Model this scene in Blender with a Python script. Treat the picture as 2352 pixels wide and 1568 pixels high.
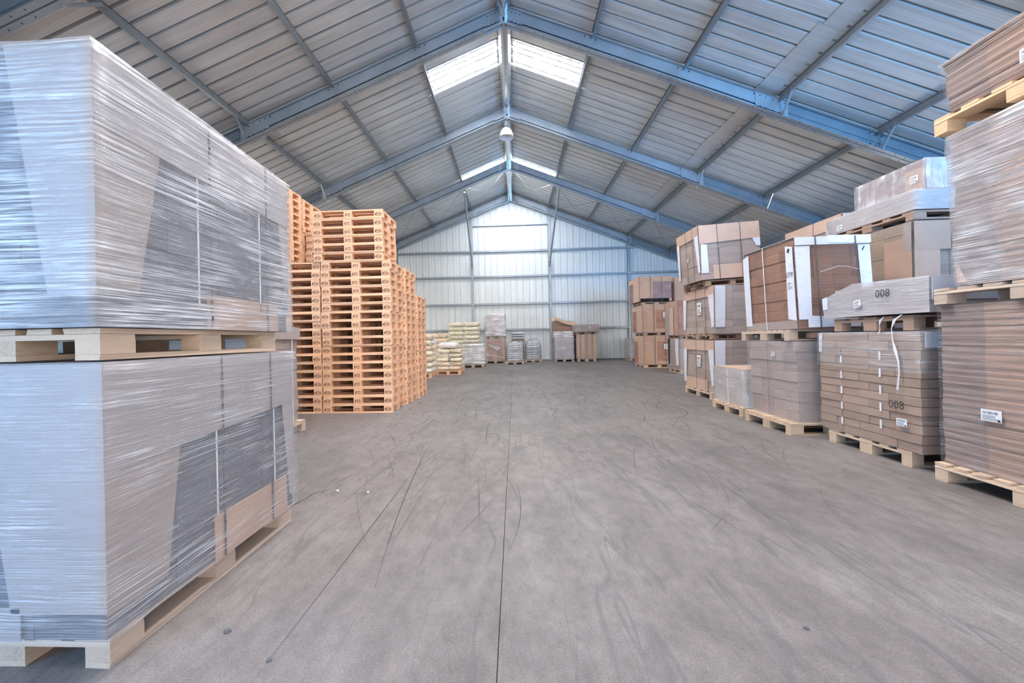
import bpy, math, random
from mathutils import Vector, Matrix
R = random.Random(7)
sc = bpy.context.scene
for o in list(bpy.data.objects): bpy.data.objects.remove(o)
col = sc.collection
PI = math.pi

# ------------------------------------------------------------ camera
cd = bpy.data.cameras.new('camera'); cam = bpy.data.objects.new('camera', cd); col.objects.link(cam)
cd.sensor_width = 36.0; cd.lens = 940.0 / 2352 * 36; cd.clip_start = .05; cd.clip_end = 300
cd.shift_x = (1176 - 1137.83) / 2352; cd.shift_y = -(784 - 775.93) / 2352
psi, rho = 0.046965, 0.021
r0 = Vector((math.cos(psi), math.sin(psi), 0)); fw = Vector((-math.sin(psi), math.cos(psi), 0)); up0 = Vector((0, 0, 1))
rt = r0 * math.cos(rho) - up0 * math.sin(rho); up = r0 * math.sin(rho) + up0 * math.cos(rho)
m3 = Matrix((rt, up, -fw)).transposed()
cam.matrix_world = Matrix.Translation((0, 0, 1.23)) @ m3.to_4x4()
sc.camera = cam

# ------------------------------------------------------------ world, lights, exposure
w = bpy.data.worlds.new('daylight'); sc.world = w; w.use_nodes = True
bg = w.node_tree.nodes['Background']; bg.inputs[0].default_value = (.70, .83, 1.0, 1); bg.inputs[1].default_value = .6
sc.view_settings.view_transform = 'Standard'; sc.view_settings.look = 'None'
sc.view_settings.gamma = 1; sc.view_settings.use_curve_mapping = False; sc.view_settings.exposure = 0.14
sc.cycles.use_denoising = True
sc.cycles.max_bounces = 6; sc.cycles.diffuse_bounces = 4; sc.cycles.glossy_bounces = 2; sc.cycles.transparent_max_bounces = 10
sc.cycles.use_adaptive_sampling = True; sc.cycles.adaptive_threshold = .025
sc.cycles.sample_clamp_indirect = 6.0

def area(name, loc, target, sx, sy, power, color):
    l = bpy.data.lights.new(name, 'AREA'); l.shape = 'RECTANGLE'; l.size = sx; l.size_y = sy
    l.energy = power; l.color = color
    o = bpy.data.objects.new(name, l); col.objects.link(o); o.location = loc
    d = Vector(target) - Vector(loc); o.rotation_euler = d.to_track_quat('-Z', 'Y').to_euler()
    return o
# daylight through the open end of the hall and a side door by the camera, and through the roof lights; plus added fill lamps
sl = bpy.data.lights.new('hazy_daylight', 'SUN'); sl.energy = 1.35; sl.angle = math.radians(42); sl.color = (1.0, .965, .95)
so = bpy.data.objects.new('hazy_daylight', sl); col.objects.link(so); so.location = (0, -6, 5)
so.rotation_euler = Vector((-.55, 1, -.20)).to_track_quat('-Z', 'Y').to_euler()
area('door_daylight', (-4.6, -2.4, 1.8), (-1.6, 1.5, 1.2), 3.0, 3.0, 400, (.06, .46, 1.0))
area('open_end_daylight', (-1.5, -3.2, 2.2), (-1.0, 7, 7.5), 10, 3.6, 470, (1.0, .95, .90))
osd = area('blue_roof_fill', (7.6, -2.2, 2.6), (7.4, 4.5, 6.2), 4, 3, 520, (.10, .46, 1.0)); osd.data.spread = math.radians(85)  # added lamp out of view, tints the right roof slope blue
area('hidden_side_fill', (9.75, 11.2, 1.6), (0, 13, .2), 4.0, 3.2, 210, (1.0, .95, .90))  # added fill hidden behind the right loads, no door in this wall
area('hidden_side_fill', (-9.75, 13.0, 1.6), (0, 14.5, .2), 5.0, 3.2, 300, (1.0, .95, .90))  # matching added fill on the left, brightens the far end
for yy, pw in ((3.95, 260), (-.5, 60)):
    for sx in (-1, 1):
        area('roof_light_daylight', (-.1 + sx * 1.1, yy, 8.30), (-.1 + sx * .7, yy, 0), 1.5, .9, pw, (1, .97, .93))

# ------------------------------------------------------------ materials
MATS = {}
def nt(name, rough=.6, metal=0, base=(.5, .5, .5), spec=.4):
    m = bpy.data.materials.new(name); m.use_nodes = True
    t = m.node_tree; b = t.nodes['Principled BSDF']
    b.inputs['Base Color'].default_value = (*base, 1); b.inputs['Roughness'].default_value = rough
    b.inputs['Metallic'].default_value = metal; b.inputs['Specular IOR Level'].default_value = spec
    return m, t, b
def N(t, typ, **k):
    n = t.nodes.new(typ)
    for a, v in k.items(): setattr(n, a, v)
    return n
def coords(t, scale=(1, 1, 1), rot=(0, 0, 0), kind='Object'):
    tc = N(t, 'ShaderNodeTexCoord'); mp = N(t, 'ShaderNodeMapping')
    mp.inputs['Scale'].default_value = scale; mp.inputs['Rotation'].default_value = rot
    t.links.new(tc.outputs[kind], mp.inputs[0]); return mp.outputs[0]
def world_coords(t, scale=(1, 1, 1), rot=(0, 0, 0)):
    g = N(t, 'ShaderNodeNewGeometry'); mp = N(t, 'ShaderNodeMapping')
    mp.inputs['Scale'].default_value = scale; mp.inputs['Rotation'].default_value = rot
    t.links.new(g.outputs['Position'], mp.inputs[0]); return mp.outputs[0]
def noise(t, vec, scale=5, detail=4, rough=.55, dist=0):
    n = N(t, 'ShaderNodeTexNoise'); n.inputs['Scale'].default_value = scale; n.inputs['Detail'].default_value = detail
    n.inputs['Roughness'].default_value = rough; n.inputs['Distortion'].default_value = dist
    t.links.new(vec, n.inputs['Vector']); return n.outputs['Fac']
def ramp(t, fac, stops):
    r = N(t, 'ShaderNodeValToRGB'); e = r.color_ramp.elements
    while len(e) < len(stops): e.new(.5)
    for i, (p, c) in enumerate(stops):
        e[i].position = p; e[i].color = (c, c, c, 1) if isinstance(c, (int, float)) else (*c, 1)
    t.links.new(fac, r.inputs[0]); return r.outputs[0]
def mix(t, a, b, fac, mode='MIX'):
    m = N(t, 'ShaderNodeMix', data_type='RGBA', blend_type=mode)
    for i, v in ((0, fac), (6, a), (7, b)):
        if isinstance(v, (int, float)): m.inputs[i].default_value = v
        elif isinstance(v, tuple): m.inputs[i].default_value = (*v, 1)
        else: t.links.new(v, m.inputs[i])
    return m.outputs[2]
def mth(t, op, a, b=0.0):
    m = N(t, 'ShaderNodeMath', operation=op)
    for i, v in enumerate((a, b)):
        if isinstance(v, (int, float)): m.inputs[i].default_value = v
        else: t.links.new(v, m.inputs[i])
    return m.outputs[0]
def bump(t, b, h, strength=.3, dist=.01):
    n = N(t, 'ShaderNodeBump'); n.inputs['Strength'].default_value = strength; n.inputs['Distance'].default_value = dist
    t.links.new(h, n.inputs['Height']); t.links.new(n.outputs[0], b.inputs['Normal'])
def objrand(t):
    return N(t, 'ShaderNodeObjectInfo').outputs['Random']

def M_edge(name, c, lines=34, var=.35):
    """stacked corrugated sheets seen on edge: fine horizontal lines, tone changes per bundle"""
    if name in MATS: return MATS[name]
    m, t, b = nt(name, .75)
    v = coords(t)
    wv = N(t, 'ShaderNodeTexWave', bands_direction='Z'); wv.inputs['Scale'].default_value = lines
    wv.inputs['Distortion'].default_value = .6; wv.inputs['Detail Scale'].default_value = .6
    t.links.new(v, wv.inputs['Vector'])
    n1 = noise(t, coords(t, (1.2, 1.2, 26)), 1.6, 3)
    n2 = noise(t, coords(t, (1, 1, 3)), 2.2, 3)
    ln = mth(t, 'ADD', mth(t, 'MULTIPLY', wv.outputs['Fac'], .45), mth(t, 'MULTIPLY', n1, .75))
    tone = mth(t, 'ADD', ln, mth(t, 'MULTIPLY', objrand(t), var))
    tone = mth(t, 'ADD', tone, mth(t, 'MULTIPLY', n2, .25))
    dk = tuple(x * .52 for x in c); lt = tuple(min(1, x * 1.28) for x in c)
    cc = ramp(t, tone, [(.38, dk), (.78, c), (1.15 if False else 1.0, lt)])
    t.links.new(cc, b.inputs['Base Color']); bump(t, b, ln, .5, .004)
    MATS[name] = m; return m
def M_board(name, c, rough=.65, var=.10):
    if name in MATS: return MATS[name]
    m, t, b = nt(name, rough)
    n = noise(t, coords(t, (1, 1, 1)), 3.5, 5)
    r = mth(t, 'ADD', mth(t, 'MULTIPLY', n, .7), mth(t, 'MULTIPLY', objrand(t), .3))
    cc = ramp(t, r, [(.25, tuple(x * (1 - var * 1.6) for x in c)), (.75, tuple(min(1, x * (1 + var)) for x in c))])
    t.links.new(cc, b.inputs['Base Color'])
    bump(t, b, noise(t, coords(t, (1, 1, 60)), 3, 2), .15, .003)
    MATS[name] = m; return m
def M_wood(name, c, dark=.55):
    if name in MATS: return MATS[name]
    m, t, b = nt(name, .7)
    g = noise(t, coords(t, (2.5, 22, 22)), 3, 5, .6, .8)
    n2 = noise(t, world_coords(t), 1.3, 2)
    r = mth(t, 'ADD', mth(t, 'MULTIPLY', g, .8), mth(t, 'MULTIPLY', objrand(t), .35))
    r = mth(t, 'ADD', r, mth(t, 'MULTIPLY', n2, .15))
    cc = ramp(t, r, [(.25, tuple(x * dark for x in c)), (.55, c), (.95, tuple(min(1, x * 1.15) for x in c))])
    t.links.new(cc, b.inputs['Base Color']); bump(t, b, g, .25, .003)
    MATS[name] = m; return m
def M_film(name, haze=.16, streak=.6, tint=(.90, .89, .93), rot=0.0, tilt=.08, sx=1.6, sz=70, lo=.50, hi=.72, big=False):
    """stretch film: mostly clear, whitened along tight wrinkles, glossy"""
    if name in MATS: return MATS[name]
    m = bpy.data.materials.new(name); m.use_nodes = True; t = m.node_tree
    out = t.nodes['Material Output']; b = t.nodes['Principled BSDF']
    b.inputs['Base Color'].default_value = (*tint, 1); b.inputs['Roughness'].default_value = .22
    b.inputs['Specular IOR Level'].default_value = .9
    if not big: sx, sz, lo, hi = sx * 1.8, sz * 3.0, lo - .0, hi + .02
    s1 = noise(t, coords(t, (sx, sx, sz), (tilt, tilt * .6, 0)), 1.0, 4, .65, .25)
    s2 = noise(t, coords(t, (sx * 2.3, sx * 2.3, sz * .35), (-tilt, tilt, 0)), 1.0, 3, .6, .4)
    pt = noise(t, coords(t, (1, 1, 1.6)), 2.3, 2)
    st = ramp(t, s1, [(lo, 0.0), (hi, 1.0)])
    pm = ramp(t, pt, [(.38, .10), (.68, 1.0)])
    f = mth(t, 'MULTIPLY', mth(t, 'MULTIPLY', st, pm), streak)
    f = mth(t, 'ADD', f, haze)
    s2r = ramp(t, s2, [(.60, 0.0), (.78, .30)])
    f = mth(t, 'MINIMUM', mth(t, 'ADD', f, s2r), .95)
    tr = N(t, 'ShaderNodeBsdfTransparent'); mx = N(t, 'ShaderNodeMixShader')
    t.links.new(f, mx.inputs[0]); t.links.new(tr.outputs[0], mx.inputs[1]); t.links.new(b.outputs[0], mx.inputs[2])
    t.links.new(mx.outputs[0], out.inputs['Surface'])
    bump(t, b, mth(t, 'ADD', s1, s2), .8, .012)
    MATS[name] = m; return m
def M_plain(name, c, rough=.6, metal=0, spec=.4, nz=.06, sc_=6):
    if name in MATS: return MATS[name]
    m, t, b = nt(name, rough, metal, c, spec)
    cc = ramp(t, noise(t, coords(t), sc_, 4), [(.3, tuple(x * (1 - nz) for x in c)), (.7, tuple(min(1, x * (1 + nz)) for x in c))])
    t.links.new(cc, b.inputs['Base Color'])
    MATS[name] = m; return m

zinc = None
def M_zinc(name, c, rough=.38, metal=.55):
    if name in MATS: return MATS[name]
    m, t, b = nt(name, rough, metal, c, .5)
    vo = N(t, 'ShaderNodeTexVoronoi'); vo.inputs['Scale'].default_value = 60; t.links.new(world_coords(t), vo.inputs['Vector'])
    n = noise(t, world_coords(t, (1, 1, 1)), 2.0, 4)
    r = mth(t, 'ADD', mth(t, 'MULTIPLY', vo.outputs['Color'], .25), mth(t, 'MULTIPLY', n, .75))
    t.links.new(ramp(t, r, [(.25, tuple(x * .72 for x in c)), (.7, c)]), b.inputs['Base Color'])
    MATS[name] = m; return m
def M_sheet(name, c, axis='Y', grime=.35):
    """painted steel sheeting, micro ribs along the sheet and dirt drips"""
    if name in MATS: return MATS[name]
    m, t, b = nt(name, .42, .25, c, .5)
    wv = N(t, 'ShaderNodeTexWave', bands_direction=axis); wv.inputs['Scale'].default_value = 6.0
    t.links.new(world_coords(t), wv.inputs['Vector'])
    mr = ramp(t, wv.outputs['Fac'], [(.0, 1.0), (.08, 0.0)])
    s = (.5, 9, .5) if axis == 'Y' else (9, 1, .35)
    n = noise(t, world_coords(t, s), 1.0, 5, .6)
    n2 = noise(t, world_coords(t), .55, 3)
    d = ramp(t, mth(t, 'ADD', mth(t, 'MULTIPLY', n, .6), mth(t, 'MULTIPLY', n2, .4)), [(.36, tuple(x * (1 - grime) for x in c)), (.6, c)])
    d = mix(t, d, tuple(x * .62 for x in c), mth(t, 'MULTIPLY', mr, .55))
    t.links.new(d, b.inputs['Base Color']); bump(t, b, mr, -.3, .003)
    MATS[name] = m; return m

ZN = M_zinc('galvanised_steel', (.46, .50, .54))
ZND = M_zinc('galvanised_dull', (.26, .29, .32), .5, .4)
ZNB = M_zinc('galvanised_bright', (.78, .80, .82), .16, .95)
ROOF = M_sheet('roof_sheeting', (.70, .70, .69), 'Y', .30)
WALL = M_sheet('wall_sheeting', (.84, .86, .845), 'X', .12)
LAP = M_sheet('lap_sheeting', (.60, .60, .58), 'Y', .2)
PINE = M_wood('fresh_pine', (.76, .45, .28), .66)
OLDW = M_wood('weathered_wood', (.56, .43, .34), .6)
DARKW = M_wood('brown_wood', (.36, .24, .18), .6)
INK = M_plain('black_ink', (.03, .03, .035), .6)
BURN = M_plain('burnt_mark', (.13, .05, .025), .8)
STRAP = M_plain('dark_strap', (.09, .08, .09), .35)
STRAPW = M_plain('clear_strap', (.85, .85, .88), .3)
PAPER = M_plain('white_paper', (.86, .87, .90), .5)
WHITEB = M_board('white_board', (.78, .80, .88), .45, .05)
KRAFT = M_board('kraft_board', (.50, .32, .23), .65, .10)
KRAFTL = M_board('light_kraft_board', (.64, .44, .335), .6, .08)
MAUVE = M_board('film_dulled_board', (.39, .34, .335), .5, .08)
SHELL = M_board('grey_kraft_board', (.38, .31, .285), .55, .1)
E_MAUVE = M_edge('corrugated_slate', (.12, .12, .145), 30)
E_BROWN = M_edge('corrugated_brown', (.26, .14, .098), 30)
E_TAN = M_edge('corrugated_tan', (.36, .25, .195), 34)
E_GREY = M_edge('corrugated_grey_tan', (.36, .275, .24), 40)
E_RED = M_edge('corrugated_reddish', (.34, .175, .13), 22)
E_PLUM = M_edge('corrugated_plum', (.27, .185, .18), 26)
FILM = M_film('stretch_film', .04, .5)
FILMS = M_film('stretch_film_slanted', .16, .75, tilt=.22, sx=1.2, sz=46, lo=.46, hi=.66)
FILMH = M_film('stretch_film_heavy', .20, .95, sx=1.0, sz=34, tilt=.10, lo=.42, hi=.62)
FILMB = M_film('stretch_film_frosted', .42, .5, sx=1.4, sz=60, lo=.45, hi=.7)
FILMW = M_film('stretch_film_white', .38, .75, sx=2.0, sz=12, lo=.42, hi=.62, big=True, tint=(.98, .96, .98))
FILML = M_film('stretch_film_light', .02, .30, lo=.54, hi=.8)
FILMK = M_film('sack_film', .06, .75, sx=2.2, sz=16, tilt=.5, lo=.48, hi=.64, big=True, tint=(1, .97, .92))
SACKY = M_board('cream_sack', (.88, .79, .58), .5, .16)
SACKW = M_board('white_sack', (.84, .80, .78), .42, .14)
SACKO = M_board('ochre_sack', (.82, .63, .42), .5, .2)
SACKG = M_board('silver_sack', (.74, .75, .80), .35, .22)

# ------------------------------------------------------------ mesh helpers
def mesh(name, vs, fs, mat):
    me = bpy.data.meshes.new(name); me.from_pydata([tuple(v) for v in vs], [], fs); me.update()
    if mat: me.materials.append(mat)
    return me
BF = [(0, 3, 2, 1), (4, 5, 6, 7), (0, 1, 5, 4), (1, 2, 6, 5), (2, 3, 7, 6), (3, 0, 4, 7)]
class MB:
    def __init__(s): s.v = []; s.f = []
    def add(s, vs, fs):
        n = len(s.v); s.v += [tuple(v) for v in vs]; s.f += [tuple(i + n for i in f) for f in fs]; return s
    def box(s, x0, x1, y0, y1, z0, z1, wf=None):
        vs = [(x0, y0, z0), (x1, y0, z0), (x1, y1, z0), (x0, y1, z0), (x0, y0, z1), (x1, y0, z1), (x1, y1, z1), (x0, y1, z1)]
        if wf: vs = [wf(v) for v in vs]
        return s.add(vs, BF)
    def bar(s, a, b, w, h=None, upv=(0, 0, 1)):
        h = h or w; a = Vector(a); b = Vector(b); d = (b - a).normalized(); u = Vector(upv)
        x = d.cross(u)
        if x.length < 1e-4: x = d.cross(Vector((1, 0, 0)))
        x.normalize(); y = x.cross(d).normalized()
        vs = []
        for p in (a, b):
            for sx, sy in ((-1, -1), (1, -1), (1, 1), (-1, 1)): vs.append(p + x * sx * w / 2 + y * sy * h / 2)
        return s.add(vs, [(3, 2, 1, 0), (4, 5, 6, 7), (0, 1, 5, 4), (1, 2, 6, 5), (2, 3, 7, 6), (3, 0, 4, 7)])
    def tube(s, pts, r, n=6):
        pts = [Vector(p) for p in pts]; rings = []
        for i, p in enumerate(pts):
            d = (pts[min(i + 1, len(pts) - 1)] - pts[max(i - 1, 0)]).normalized()
            x = d.cross(Vector((0, 0, 1)));
            if x.length < 1e-3: x = d.cross(Vector((1, 0, 0)))
            x.normalize(); y = x.cross(d)
            rings.append([p + (x * math.cos(2 * PI * k / n) + y * math.sin(2 * PI * k / n)) * r for k in range(n)])
        vs = [v for r_ in rings for v in r_]; fs = []
        for i in range(len(pts) - 1):
            for k in range(n): fs.append((i * n + k, i * n + (k + 1) % n, (i + 1) * n + (k + 1) % n, (i + 1) * n + k))
        fs.append(tuple(range(n - 1, -1, -1))); fs.append(tuple((len(pts) - 1) * n + k for k in range(n)))
        return s.add(vs, fs)
    def lathe(s, prof, n=16, c=(0, 0, 0)):
        vs = []; fs = []
        for r, z in prof:
            for k in range(n): vs.append((c[0] + r * math.cos(2 * PI * k / n), c[1] + r * math.sin(2 * PI * k / n), c[2] + z))
        for i in range(len(prof) - 1):
            for k in range(n): fs.append((i * n + k, i * n + (k + 1) % n, (i + 1) * n + (k + 1) % n, (i + 1) * n + k))
        return s.add(vs, fs)
    def build(s, name, mat, parent=None, smooth=False):
        me = mesh(name, s.v, s.f, mat)
        if smooth: me.shade_smooth()
        return link(name, me, parent)
def link(name, me, parent=None, loc=None):
    o = bpy.data.objects.new(name, me); col.objects.link(o)
    if parent: o.parent = parent
    if loc: o.location = loc
    return o
def tag(o, label=None, cat=None, group=None, kind=None):
    for k, v in (('label', label), ('category', cat), ('group', group), ('kind', kind)):
        if v: o[k] = v
    return o
def thing(name, label, cat, loc=(0, 0, 0), rz=0, group=None):
    o = bpy.data.objects.new(name, None); col.objects.link(o); o.location = loc; o.rotation_euler.z = rz
    o.empty_display_size = .1
    return tag(o, label, cat, group)
def struct(name):
    o = bpy.data.objects.new(name, None); col.objects.link(o); o['kind'] = 'structure'; return o

# ============================================================ THE HALL
RX = -.1                       # ridge line
def zs(x): return 8.93 - .40 * abs(x - RX)      # underside of the roof sheets
FY = [1.30, 5.36, 9.43, 13.50, 17.57, 21.60]     # portal frames
YB = 21.85; XE = 10.15
# ---- roof: one object per sheet
ceiling = struct('ceiling')
def roof_sheet(y0, y1, side, xa=.0, xb=10.3, nm='roof_sheet', mat=None, dz=0):
    n = max(1, round((y1 - y0) / .3333)); p = (y1 - y0) / n; prof = []
    for i in range(n):
        a = y0 + i * p
        prof += [(a, 0), (a + p * .82, 0), (a + p * .828, .10), (a + p * .985, .10), ]
    prof.append((y1, 0))
    vs = []; fs = []
    for (y, dzz) in prof:
        for x in (xa, xb):
            vs.append((RX + side * x, y, zs(RX + side * x) + dzz + dz))
    for i in range(len(prof) - 1): fs.append((2 * i, 2 * i + 1, 2 * i + 3, 2 * i + 2))
    k = len(vs)
    return MB().add(vs, fs).build(nm, mat or ROOF, ceiling)
ys = [-2.55 + k for k in range(0, 20)]      # -2.55 ... 16.45
SKY = M_plain('translucent_rooflight', (.9, .9, .9))
t = SKY.node_tree; b = t.nodes['Principled BSDF']
nn = noise(t, world_coords(t, (3.0, 15, 3.0)), 3.2, 6, .85)
wv = N(t, 'ShaderNodeTexWave', bands_direction='Y'); wv.inputs['Scale'].default_value = 1.6; t.links.new(world_coords(t), wv.inputs['Vector'])
sp = ramp(t, mth(t, 'ADD', mth(t, 'MULTIPLY', nn, .8), mth(t, 'MULTIPLY', wv.outputs['Fac'], .22)), [(.495, 50.0), (.505, .05)])
t.links.new(sp, b.inputs['Emission Strength']); b.inputs['Emission Color'].default_value = (.97, .98, 1, 1)
SKYB, t2, b2_ = nt('bright_rooflight', .5, 0, (.9, .9, .9))
b2_.inputs['Emission Color'].default_value = (.97, .99, 1, 1); b2_.inputs['Emission Strength'].default_value = 20
for side in (-1, 1):
    y = -2.55
    spans = []
    while y < 21.9:
        if abs(y - 17.45) < .01: spans.append((17.45, 18.75)); y = 18.75
        else: spans.append((y, min(y + 1.0, 22.1))); y = y + 1.0
    for (a, b_) in spans:
        if a + .2 > 3.3 and a < 3.6 or abs(a - 10.45) < .01 or abs(a - 17.45) < .01:
            roof_sheet(a, b_, side, 2.0, 10.3); roof_sheet(a, b_, side, .0, .22)
            roof_sheet(a, b_, side, .22, 2.0, 'rooflight_sheet', SKYB if a > 15 else SKY)
        else:
            roof_sheet(a, b_, side)
# lapped lower sheets beside the third purlin on the right slope
for i in range(24):
    y = -2.5 + i
    x1 = 5.98; x0 = 5.62 + R.uniform(-.03, .03) + (.04 if i % 3 == 0 else 0)
    MB().add([(RX + x, yy, zs(RX + x) - .012 + dz) for x, yy, dz in ((x0, y, 0), (x1, y, 0), (x1, y + .995, 0), (x0, y + .995, 0), (x0, y, -.006), (x1, y, -.006), (x1, y + .995, -.006), (x0, y + .995, -.006))],
             BF).build('lap_sheet', LAP, ceiling)
# purlins, one per bay
PX = [2.02, 4.04, 6.08, 8.16]
bays = [(-2.5, FY[0])] + [(FY[i], FY[i + 1]) for i in range(5)]
for (y0, y1) in bays:
    for side in (-1, 1):
        for px in PX:
            x = RX + side * px; zt = zs(x) - .005
            MB().box(x - .035, x + .035, y0 + .06, y1 - .06, zt - .155, zt - .147).box(x - .004, x + .004, y0 + .06, y1 - .06, zt - .15, zt).box(x - .03, x + .004, y0 + .06, y1 - .06, zt - .012, zt - .004).build('purlin', ZND, ceiling)
        # eaves beam
        x = RX + side * 10.05; zt = zs(x) - .10
        MB().box(x - .05, x + .05, y0, y1, zt - .20, zt).build('eaves_beam', ZND, ceiling)
        # bright end laps of the ribs above the eaves beam
    # folded ridge purlin: bright half-round
    prof = [(-.17, 8.84), (-.15, 8.70), (-.09, 8.60), (-.03, 8.575), (.03, 8.575), (.09, 8.60), (.15, 8.70), (.17, 8.84)]
    vs = []; fs = []
    for (dx, z) in prof: vs += [(RX + dx, y0 + .05, z), (RX + dx, y1 - .05, z)]
    for i in range(len(prof) - 1): fs.append((2 * i, 2 * i + 1, 2 * i + 3, 2 * i + 2))
    MB().add(vs, fs).build('ridge_capping', ZNB, ceiling)
# ---- portal frames
ordn = ['first', 'second', 'third', 'fourth', 'fifth', 'sixth']
wherf = ['galvanised steel portal frame just in front of the camera, out of view overhead', 'galvanised steel portal frame crossing the top left corner, nearest overhead',
         'galvanised steel portal frame crossing in front of the bright rooflight pair', 'galvanised steel portal frame carrying the bell lamp behind the bright rooflights',
         'galvanised steel portal frame under the far bright roof slits', 'galvanised steel portal frame standing against the gable wall']
for i, fy in enumerate(FY):
    if i == 0: continue          # overhead, never in view
    fr = thing('portal_frame', wherf[i], 'roof frame', (RX, fy, 0), 0, 'portal frames of the hall')
    for side in (-1, 1):
        def at(x, dz): return (side * x, 0, 8.93 - .40 * x + dz)
        def slab(mb, xa, xb, za, zb, ya, yb):
            vs = []
            for (x, z) in ((xa, za), (xb, za), (xb, zb), (xa, zb)):
                for y in (ya, yb):
                    p = at(x, z); vs.append((p[0], y, p[2]))
            mb.add(vs, [(0, 2, 4, 6), (1, 7, 5, 3), (0, 1, 3, 2), (2, 3, 5, 4), (4, 5, 7, 6), (6, 7, 1, 0)])
        # inner rafter: boxed channels
        mb = MB(); slab(mb, .10, 6.1, -.375, -.13, -.06, -.05); slab(mb, .10, 6.1, -.375, -.13, .05, .06)
        mb.build('inner_rafter', ZN, fr)
        mb = MB(); slab(mb, .06, 6.1, -.46, -.13, -.012, .012); mb.build('rafter_web', ZND, fr)  # darker zinc puts the shade of the recess into its colour
        mb = MB(); slab(mb, .10, 6.1, -.462, -.425, -.075, -.07); slab(mb, .10, 6.1, -.462, -.425, .07, .075); mb.build('flange_lip', ZN, fr)
        mb = MB(); slab(mb, .06, 10.0, -.475, -.462, -.10, -.012); slab(mb, .06, 10.0, -.475, -.462, .012, .10)
        mb.build('bottom_flange', ZN, fr)
        mb = MB(); slab(mb, .06, 10.0, -.128, -.115, -.09, .09); mb.build('top_flange', ZND, fr)
        mb = MB(); slab(mb, 6.1, 9.95, -.46, -.128, -.03, .03); slab(mb, 6.15, 9.95, -.33, -.25, -.05, .05)
        mb.build('outer_rafter', ZND, fr)
        mb = MB(); slab(mb, .02, .42, -.50, -.10, -.075, -.062); slab(mb, .02, .42, -.50, -.10, .062, .075); mb.build('apex_plate', ZNB if i > 3 else ZN, fr)
        mb = MB(); slab(mb, 5.55, 6.25, -.47, -.12, -.075, -.062); mb.build('splice_plate', ZN, fr)
        # bolts
        mb = MB()
        bolts_light_dots = [(.10 + .09 * k, zz) for k in range(4) for zz in (-.20, -.42)] + [(x0_ + dx, zz) for x0_ in (1.95, 4.0, 5.65, 6.05, 8.1) for dx in (-.12, 0, .12) for zz in (-.18, -.42)]
        for (bx, bz) in bolts_light_dots:
            p = at(bx, bz); mb.box(p[0] - .009, p[0] + .009, -.085, -.06, p[2] - .009, p[2] + .009)
        o = mb.build('bolts_light_dots', INK if i in (1, 2, 3) else ZNB, fr); o['kind'] = 'stuff'  # on the far frames bright metal stands in for light through bolt holes
        # dotted flange holes
        mb = MB()
        for k in range(46):
            x = .5 + k * .2
            if x > 9.7 or (k % 5) in (3, 4): continue
            p = at(x, -.478); mb.box(p[0] - .007, p[0] + .007, -.071, -.055, p[2] - .004, p[2] + .004); mb.box(p[0] - .007, p[0] + .007, .055, .071, p[2] - .004, p[2] + .004)
        o = mb.build('flange_bolts', INK, fr); o['kind'] = 'stuff'
        # fly braces
        for px in (6.08, 8.16):
            a = at(px, -.10); b2 = at(px + .05, -.47)
            MB().bar((a[0] - side * .05, .55, a[2] + .0), (b2[0], .08, b2[2]), .035, .05).bar((a[0], -.5, a[2]), (b2[0], -.08, b2[2]), .035, .05).build('fly_brace', ZN, fr)
        # column
        MB().box(side * 9.98 - .09, side * 9.98 + .09, -.10, .10, 0, 4.78).build('column', ZND, fr)
    if i == 3:
        pass
# ---- rear gable wall with one object per sheet, rail and post
wall = struct('wall_back')
def wall_sheet(x0, x1):
    n = 3; p = (x1 - x0) / n; prof = []
    for k in range(n):
        a = x0 + k * p
        prof += [(a, 0), (a + p * .06, -.035), (a + p * .16, -.035), (a + p * .22, 0), (a + p * .45, 0), (a + p * .47, -.006), (a + p * .72, -.006), (a + p * .74, 0)]
    prof.append((x1, 0)); vs = []; fs = []
    for (x, d) in prof: vs += [(x, YB + d, 0.02), (x, YB + d, zs(x) + .02)]
    for k in range(len(prof) - 1): fs.append((2 * k, 2 * k + 2, 2 * k + 3, 2 * k + 1))
    MB().add(vs, fs).build('cladding_sheet', WALL, wall)
k = -10.2
while k < 10.15:
    wall_sheet(k, k + 1.0); k += 1.0
POSTS = [-6.28, -2.17, 1.93, 6.03]
for x in POSTS:
    zt = zs(x) - .45
    MB().box(x - .05, x + .05, YB - .165, YB - .155, 0, zt).box(x - .05, x + .05, YB - .055, YB - .045, 0, zt).box(x - .005, x + .005, YB - .155, YB - .055, 0, zt).build('wall_post', ZN, wall)
GZ = [1.655, 3.02, 4.48, 5.82]
edges = [-10.1] + POSTS + [10.1]
for z in GZ:
    for a, b_ in zip(edges[:-1], edges[1:]):
        lim = (8.4 - z) / .40
        a2, b2 = max(a, -lim), min(b_, lim)
        if b2 - a2 > .4: MB().box(a2 + .055, b2 - .055, YB - .145, YB - .05, z - .045, z - .035).box(a2 + .055, b2 - .055, YB - .145, YB - .137, z - .045, z + .055).box(a2 + .055, b2 - .055, YB - .145, YB - .05, z + .047, z + .055).build('wall_rail', ZN, wall)
MB().box(-2.11, 1.87, YB - .145, YB - .05, 7.19, 7.28).build('wall_rail', ZN, wall)
MB().box(-10.1, 10.1, YB - .10, YB - .0, 0, .045).build('sole_rail', ZND, wall)
# raking struts from the gable posts to the frame in front
for x in (-2.17, 1.93):
    side = 'left' if x < 0 else 'right'
    s_ = thing('raking_strut', 'slanting steel tube strut on the %s middle gable post' % side, 'strut', (x, 17.62, 0))
    MB().tube([(.12, .12, 7.60), (0.0, 4.00, 5.15)], .045, 8).build('tube', ZN, s_)
    MB().box(-.06, .06, 3.98, 4.06, 4.98, 5.20).build('end_plate', ZND, s_)
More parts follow.
